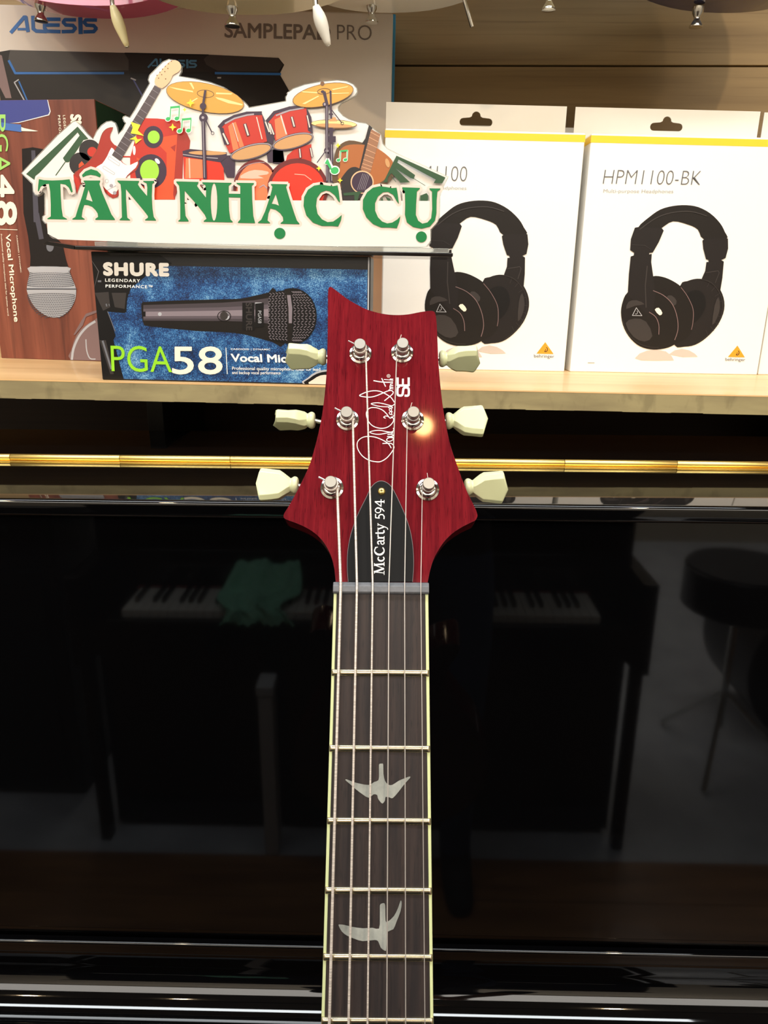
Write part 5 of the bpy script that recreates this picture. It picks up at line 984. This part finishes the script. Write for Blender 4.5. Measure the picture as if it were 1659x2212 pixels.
# ------------------------------------------------------------------ guitars hanging over the shelf, only their lower ends in view
hb = [(0, 0), (60, 5), (110, 22), (145, 58), (160, 105), (155, 150), (135, 190), (120, 225), (125, 260), (145, 300), (160, 340), (150, 365), (125, 350), (95, 312), (60, 292), (30, 302), (-30, 302), (-55, 312), (-80, 350), (-110, 400), (-140, 412), (-150, 380), (-140, 330), (-122, 270), (-118, 230), (-130, 190), (-155, 150), (-165, 105), (-150, 55), (-110, 20), (-60, 4)]
HOOKN = ['first', 'second', 'third', 'fourth', 'fifth']
def hanging(px, py, Y, paint, label, button, arm=None, tip=None, scale=1.0, roll=0.0, below=0.0):
    p = on_plane_y((px, py), Y + 0.036)
    M = Matrix.Translation((p.x, Y, p.z)) @ Matrix.Rotation(roll, 4, 'Y')
    r = empty('hanging_guitar', M, label, 'guitar', 'guitars hanging in a row above the shelf')
    B().plate([[(x * scale / 1000, z * scale / 1000) for x, z in smooth_loop(hb, 4)]], 0.0, 0.042).make('body', paint, r, bevel=0.0075, seg=5)
    mi = M.inverted()
    pg = [(-60, 110), (-100, 170), (-95, 260), (-120, 350), (-60, 285), (0, 290), (70, 290), (110, 320), (95, 240), (120, 150), (90, 90), (30, 130)]
    B().plate([[(x * scale / 1000, z * scale / 1000) for x, z in smooth_loop(pg, 3)]], -0.0025, -0.0001).make('pickguard', 'pickguard_white', r, bevel=0.0006)
    B().box(-0.04, 0.04, -0.008, -0.0001, 0.13 * scale, 0.155 * scale).make('bridge', 'chrome', r, bevel=0.002)
    for z_ in (0.19, 0.235): B().box(-0.035, 0.035, -0.006, -0.0026, z_ * scale - 0.008, z_ * scale + 0.008).make('pickup', 'pickguard_white', r, bevel=0.002)
    B().box(-0.022, 0.022, -0.006, 0.018, 0.30 * scale, 0.80).make('neck', 'maple', r, bevel=0.004)
    B().plate([[(-0.022, 0.8), (0.022, 0.8), (0.035, 0.86), (0.03, 0.93), (0.0, 0.955), (-0.035, 0.94), (-0.03, 0.86)]], 0.0, 0.014).make('headstock', 'maple', r, bevel=0.002)
    if button:
        q = mi @ on_plane_y(button, Y + 0.021)
        BMx = Matrix.Translation((q.x, 0.021, q.z + 0.008)) @ Matrix.Rotation(PI, 4, 'X')
        sb = B().lathe([(0.0062, -0.004), (0.0058, 0.002), (0.0036, 0.0055), (0.0034, 0.0085), (0.0062, 0.0125), (0.0074, 0.0145), (0.0072, 0.0158), (0.003, 0.0164)], BMx, 28).make('strap_button', 'chrome', r, smooth=True, ang=50)
    if arm:
        q0 = mi @ on_plane_y(arm[0], Y - 0.035); q1 = mi @ on_plane_y(arm[1], Y - 0.03)
        top = Vector((q0.x - 0.012, -0.012, 0.135 * scale)); 
        al = B().tube([top + Vector((0, 0.012, 0)), top, Vector((q0.x - 0.006, -0.03, q0.z + 0.05)), q0, q1], 0.0024, 10).make('tremolo_arm', 'chrome', r, smooth=True)
        if tip:
            d = (q1 - q0).normalized(); Lq = (q1 - q0).length
            prof = [0.0030, 0.0044, 0.0056, 0.0062, 0.0062, 0.0058, 0.0050, 0.0042, 0.0034, 0.0022]
            B().tube([q0 + d * (Lq * k / 9.0) for k in range(10)], 0.005, 16, rs=prof).make('arm_tip', tip, al, smooth=True, ang=180)
    # hook on the wall
    hk = M @ Vector((0, 0, 0.80)); h_ = empty('wall_hook', Matrix.Translation((hk.x, WALL_Y, hk.z)), 'black wall hook above the shelf, ' + HOOKN.pop(0) + ' from the left', 'hook', 'guitar hooks on the back wall')
    B().box(-0.02, 0.02, -0.012, -0.0002, -0.04, 0.04).make('base', 'rubber_black', h_, bevel=0.002)
    for sd in (-1, 1): B().tube([(0, -0.01, 0), (0, Y - WALL_Y + 0.06, -0.0), (sd * 0.028, Y - WALL_Y + 0.03, 0.0), (sd * 0.028, Y - WALL_Y - 0.012, 0.006)], 0.0045, 8).make('prong', 'rubber_black', h_, smooth=True)
    return r
hanging(205, 36, 0.945, 'paint_pink', 'pink electric guitar hanging at the upper left over the pale carton', (88, 30), ((243, 12), (275, 102)), 'plastic_tip_cream', 0.94, 0.05)
hanging(530, 28, 0.835, 'paint_cream', 'cream electric guitar hanging above the pale carton, white arm tip pointing down', (502, 38), ((682, 12), (710, 100)), 'plastic_tip_white', 1.0, 0.02)
hanging(848, 24, 0.97, 'paint_white', 'off-white electric guitar hanging at the top middle with a bare tremolo arm', (803, 33), ((1001, -8), (1020, 58)), None, 0.96, 0.0)
hanging(1190, -22, 0.882, 'paint_cream', 'guitar hanging just above the picture, only its strap button dips in', (1186, 4), None, None, 0.96, 0.0)
hanging(1552, 24, 0.945, 'paint_navy', 'dark blue electric guitar hanging at the upper right corner', (1505, 42), None, None, 0.9, 0.03)

# ------------------------------------------------------------------ across the aisle: things seen only mirrored in the piano
wc = empty('white_cabinet', Matrix.Translation((-0.95, -2.3, 0)), 'white laminate cabinet against the far wall, mirrored low in the piano front', 'cabinet')
B().box(-0.45, 0.45, -0.2, 0.2, 0.04, 0.85).make('carcass', 'white_laminate', wc, bevel=0.003)
for sd in (-1, 1): B().box(*sorted((sd * 0.005, sd * 0.44)), 0.2005, 0.218, 0.06, 0.83).make('door', 'white_laminate', wc, bevel=0.002)
wb = empty('white_stool', Matrix.Translation((-0.335, -0.539, 0)), 'narrow white stool in the aisle left of the viewer, mirrored low in the piano front', 'stool')
B().box(-0.016, 0.029, -0.035, 0.037, 0.50, 0.53).make('seat', 'white_laminate', wb, bevel=0.004); B().box(-0.012, 0.025, -0.03, 0.035, 0.0, 0.4995).make('pedestal', 'white_laminate', wb, bevel=0.003); 
am = empty('bass_amplifier', Matrix.Translation((-1.32, -0.95, 0)), 'black bass amplifier with grille cloth left of the far piano, mirrored dimly', 'amplifier')
B().box(-0.42, 0.38, -0.2, 0.2, 0.01, 0.95).make('cabinet', 'lamp_housing', am, bevel=0.01); B().box(-0.38, 0.34, 0.2005, 0.212, 0.06, 0.74).make('grille_cloth', 'rubber_black', am, bevel=0.004); B().box(-0.38, 0.34, 0.2005, 0.206, 0.80, 0.91).make('control_panel', 'card_black', am, bevel=0.002)
for k in range(6): B().lathe([(0.016, 0), (0.014, 0.016), (0.012, 0.018)], Matrix.Translation((-0.3 + 0.11 * k, 0.206, 0.855)) @ Matrix.Rotation(-PI / 2, 4, 'X'), 18).make('control_knob', 'rubber_black', am, smooth=True)
dr = empty('drum_kit', Matrix.Translation((1.45, -1.25, 0)), 'small black practice drum kit on chrome stands right of the far piano, mirrored dimly', 'drum kit')
def cyl(nm, m, x, y, z0, z1, r_, n=36): return B().lathe([(r_ - 0.003, z0), (r_, z0 + 0.003), (r_, z1 - 0.003), (r_ - 0.003, z1)], Matrix.Translation((x, y, 0)), n).make(nm, m, dr, smooth=True)
mat('drum_shell', (22, 20, 22), 0.3); mat('drum_skin', (34, 33, 35), 0.7)
B().lathe([(0.25, -0.2), (0.28, -0.19), (0.28, 0.19), (0.25, 0.2)], Matrix.Translation((0, 0, 0.285)) @ Matrix.Rotation(PI / 2, 4, 'X'), 40).make('bass_drum', 'drum_shell', dr, smooth=True)
cyl('snare_drum', 'drum_shell', -0.38, 0.25, 0.55, 0.68, 0.17); cyl('drum_head', 'drum_skin', -0.38, 0.25, 0.6805, 0.686, 0.165); cyl('rack_tom', 'drum_shell', 0.0, 0.05, 0.62, 0.82, 0.15); cyl('drum_head', 'drum_skin', 0, 0.05, 0.8205, 0.826, 0.145)
B().tube([(-0.38, 0.25, 0.56), (-0.38, 0.25, 0.12)], 0.012, 10).make('snare_stand', 'chrome', dr, smooth=True)
for k in range(3): a = k * 2 * PI / 3; B().tube([(-0.38, 0.25, 0.25), (-0.38 + 0.22 * math.cos(a), 0.25 + 0.22 * math.sin(a), 0.01)], 0.008, 8).make('stand_leg', 'chrome', dr, smooth=True)
B().tube([(0.3, 0.15, 0.05), (0.3, 0.15, 0.9), (0.12, 0.15, 1.12)], 0.011, 10).make('cymbal_stand', 'chrome', dr, smooth=True)
for k in range(3): a = 0.5 + k * 2 * PI / 3; B().tube([(0.3, 0.15, 0.3), (0.3 + 0.24 * math.cos(a), 0.15 + 0.24 * math.sin(a), 0.01)], 0.008, 8).make('stand_leg', 'chrome', dr, smooth=True)
B().lathe([(0.2, -0.004), (0.2, -0.002), (0.05, 0.012), (0.03, 0.03), (0.005, 0.032)], Matrix.Translation((0.12, 0.15, 1.13)) @ Matrix.Rotation(0.3, 4, 'X'), 40).make('cymbal', 'brass', dr, smooth=True)

# ------------------------------------------------------------------ the person taking the photograph, seen only as a dark mirrored shape
def person():
    r = empty('person', Matrix.Translation((0.06, -0.42, 0)), 'person in dark shirt and blue jeans standing behind the viewer, arms forward, mirrored dimly', 'person')
    J_ = {'pel': (0, 0, 0.93), 'sp': (0, 0, 1.10), 'ch': (0, 0.0, 1.30), 'nk': (0, 0.01, 1.46), 'hd0': (0, 0.02, 1.54), 'hd1': (0, 0.035, 1.63), 'hd2': (0, 0.03, 1.70)}
    R_ = {'pel': (0.15, 0.115), 'sp': (0.135, 0.10), 'ch': (0.155, 0.11), 'nk': (0.058, 0.058), 'hd0': (0.066, 0.07), 'hd1': (0.078, 0.092), 'hd2': (0.062, 0.075)}
    V = []; E = []; RR = []; nm = {}
    for k in ('pel', 'sp', 'ch', 'nk', 'hd0', 'hd1', 'hd2'): nm[k] = len(V); V.append(J_[k]); RR.append(R_[k])
    for a, c in (('pel', 'sp'), ('sp', 'ch'), ('ch', 'nk'), ('nk', 'hd0'), ('hd0', 'hd1'), ('hd1', 'hd2')): E.append((nm[a], nm[c]))
    def chain(start, pts):
        p = nm[start]
        for q, rd in pts: V.append(q); RR.append((rd, rd)); E.append((p, len(V) - 1)); p = len(V) - 1
        return p
    wr = {}
    for sd in (-1, 1):
        wr[sd] = chain('ch', [((sd * 0.17, 0, 1.39), 0.058), ((sd * 0.22, 0.06, 1.17), 0.043), ((sd * 0.14, 0.19, 1.32), 0.034), ((sd * 0.085, 0.25, 1.42), 0.026)])
        chain('pel', [((sd * 0.095, 0, 0.86), 0.088), ((sd * 0.10, 0.01, 0.50), 0.058), ((sd * 0.10, -0.01, 0.12), 0.042), ((sd * 0.105, 0.0, 0.05), 0.044), ((sd * 0.11, 0.13, 0.035), 0.034)])
        base_ = V[wr[sd]]; pm = len(V); V.append((base_[0] - sd * 0.012, base_[1] + 0.03, base_[2] + 0.035)); RR.append((0.026, 0.018)); E.append((wr[sd], pm))
        for f in range(4):
            fx = base_[0] - sd * 0.012 + (f - 1.5) * 0.015; ln = (0.030, 0.036, 0.033, 0.026)[f]
            c0 = (fx, base_[1] + 0.040, base_[2] + 0.058); c1 = (fx - sd * 0.004, base_[1] + 0.050, base_[2] + 0.058 + ln); c2 = (fx - sd * 0.012, base_[1] + 0.040, base_[2] + 0.058 + ln * 1.7)
            i0 = len(V); V.extend([c0, c1, c2]); RR.extend([(0.0085, 0.0085), (0.0078, 0.0078), (0.0065, 0.0065)]); E.extend([(pm, i0), (i0, i0 + 1), (i0 + 1, i0 + 2)])
        i0 = len(V); V.extend([(base_[0] - sd * 0.04, base_[1] + 0.030, base_[2] + 0.035), (base_[0] - sd * 0.058, base_[1] + 0.034, base_[2] + 0.062)]); RR.extend([(0.010, 0.010), (0.008, 0.008)]); E.extend([(pm, i0), (i0, i0 + 1)])
    me = bpy.data.meshes.new('body'); me.from_pydata(V, E, []); o = bpy.data.objects.new('body', me); C.objects.link(o); o.parent = r
    mod = o.modifiers.new('skin', 'SKIN'); mod.use_smooth_shade = True
    for i, rd in enumerate(RR): me.skin_vertices[0].data[i].radius = rd
    me.skin_vertices[0].data[0].use_root = True
    o.modifiers.new('sub', 'SUBSURF').levels = 1; o.modifiers['sub'].render_levels = 2
    m = bpy.data.materials.new('person_clothes'); m.use_nodes = True; nt = m.node_tree; L = nt.links.new; bs = nt.nodes['Principled BSDF']; bs.inputs['Roughness'].default_value = 0.85
    tc_ = nt.nodes.new('ShaderNodeTexCoord'); sp = nt.nodes.new('ShaderNodeSeparateXYZ'); L(tc_.outputs['Object'], sp.inputs[0])
    def step(sock, th, c1, c2):
        gt_ = nt.nodes.new('ShaderNodeMath'); gt_.operation = 'GREATER_THAN'; gt_.inputs[1].default_value = th; L(sock, gt_.inputs[0])
        mx = nt.nodes.new('ShaderNodeMix'); mx.data_type = 'RGBA'; L(gt_.outputs[0], mx.inputs[0])
        for idx, c in ((6, c1), (7, c2)):
            if isinstance(c, tuple): mx.inputs[idx].default_value = c
            else: L(c, mx.inputs[idx])
        return mx.outputs[2]
    skin = lin((196, 148, 120)); shirt = lin((24, 24, 28)); jeans = lin((44, 66, 104)); shoe = lin((30, 28, 28))
    c = step(sp.outputs['Z'], 0.09, shoe, jeans); c = step(sp.outputs['Z'], 0.95, c, shirt); c = step(sp.outputs['Z'], 1.475, c, skin); c = step(sp.outputs['Y'], 0.15, c, skin)
    # the foot tips lie forward too: keep them shoe coloured
    ft = nt.nodes.new('ShaderNodeMath'); ft.operation = 'LESS_THAN'; ft.inputs[1].default_value = 0.12; L(sp.outputs['Z'], ft.inputs[0])
    mx = nt.nodes.new('ShaderNodeMix'); mx.data_type = 'RGBA'; L(ft.outputs[0], mx.inputs[0]); L(c, mx.inputs[6]); mx.inputs[7].default_value = shoe; L(mx.outputs[2], bs.inputs['Base Color'])
    me.materials.append(m)
    mat('hair_black', (22, 18, 16), 0.6); mat('eye_white', (235, 232, 226), 0.3); mat('lip', (150, 86, 78), 0.5); mat('skin', (196, 148, 120), 0.6)
    hb_ = B(); rg = []
    for k in range(9):
        t = PI / 2 * k / 8; rr = 0.094 * math.cos(t) + 0.001; zz = 1.655 + 0.098 * math.sin(t)
        rg.append([(rr * 0.9 * math.cos(a), 0.018 + rr * 1.08 * math.sin(a) - 0.004, zz - (0.05 * max(0, -math.sin(a)) * (1 - k / 8))) for a in [2 * PI * j / 28 for j in range(28)]])
    hb_.loft(rg); hb_.make('hair', 'hair_black', r, smooth=True, ang=180)
    for sd in (-1, 1):
        B().lathe([(0.002, -0.011), (0.009, -0.006), (0.0115, 0), (0.009, 0.006), (0.002, 0.011)], Matrix.Translation((sd * 0.031, 0.112, 1.628)) @ Matrix.Rotation(PI / 2, 4, 'X'), 16).make('eye', 'eye_white', r, smooth=True)
        B().lathe([(0.005, -0.006), (0.005, 0.002)], Matrix.Translation((sd * 0.031, 0.1205, 1.628)) @ Matrix.Rotation(PI / 2, 4, 'X'), 14).make('iris', 'hair_black', r)
        B().loft([[(sd * (0.074 + dx), 0.02 + ry * math.cos(a), 1.615 + rz * math.sin(a)) for a in [2 * PI * j / 14 for j in range(14)]] for dx, ry, rz in ((0, 0.012, 0.026), (0.012, 0.018, 0.032), (0.016, 0.014, 0.026))]).make('ear', 'skin', r, smooth=True)
    B().loft([[(w_ * c, 0.108 + d_ + 0.004 * c2, z_) for c, c2 in ((-1, -1), (-0.4, 1), (0.4, 1), (1, -1), (0, -2))] for z_, w_, d_ in ((1.632, 0.006, 0.002), (1.612, 0.010, 0.012), (1.594, 0.016, 0.018), (1.588, 0.012, 0.008))]).make('nose', 'skin', r, smooth=True, ang=180)
    B().loft([[(0.024 * x_, 0.108 + 0.008 * (1 - x_ * x_) + 0.004 * math.cos(a), 1.562 + 0.006 * (1.05 - abs(x_)) * math.sin(a)) for a in [2 * PI * j / 10 for j in range(10)]] for x_ in (-1, -0.6, -0.2, 0.2, 0.6, 1)]).make('mouth', 'lip', r, smooth=True)
    return r
person()
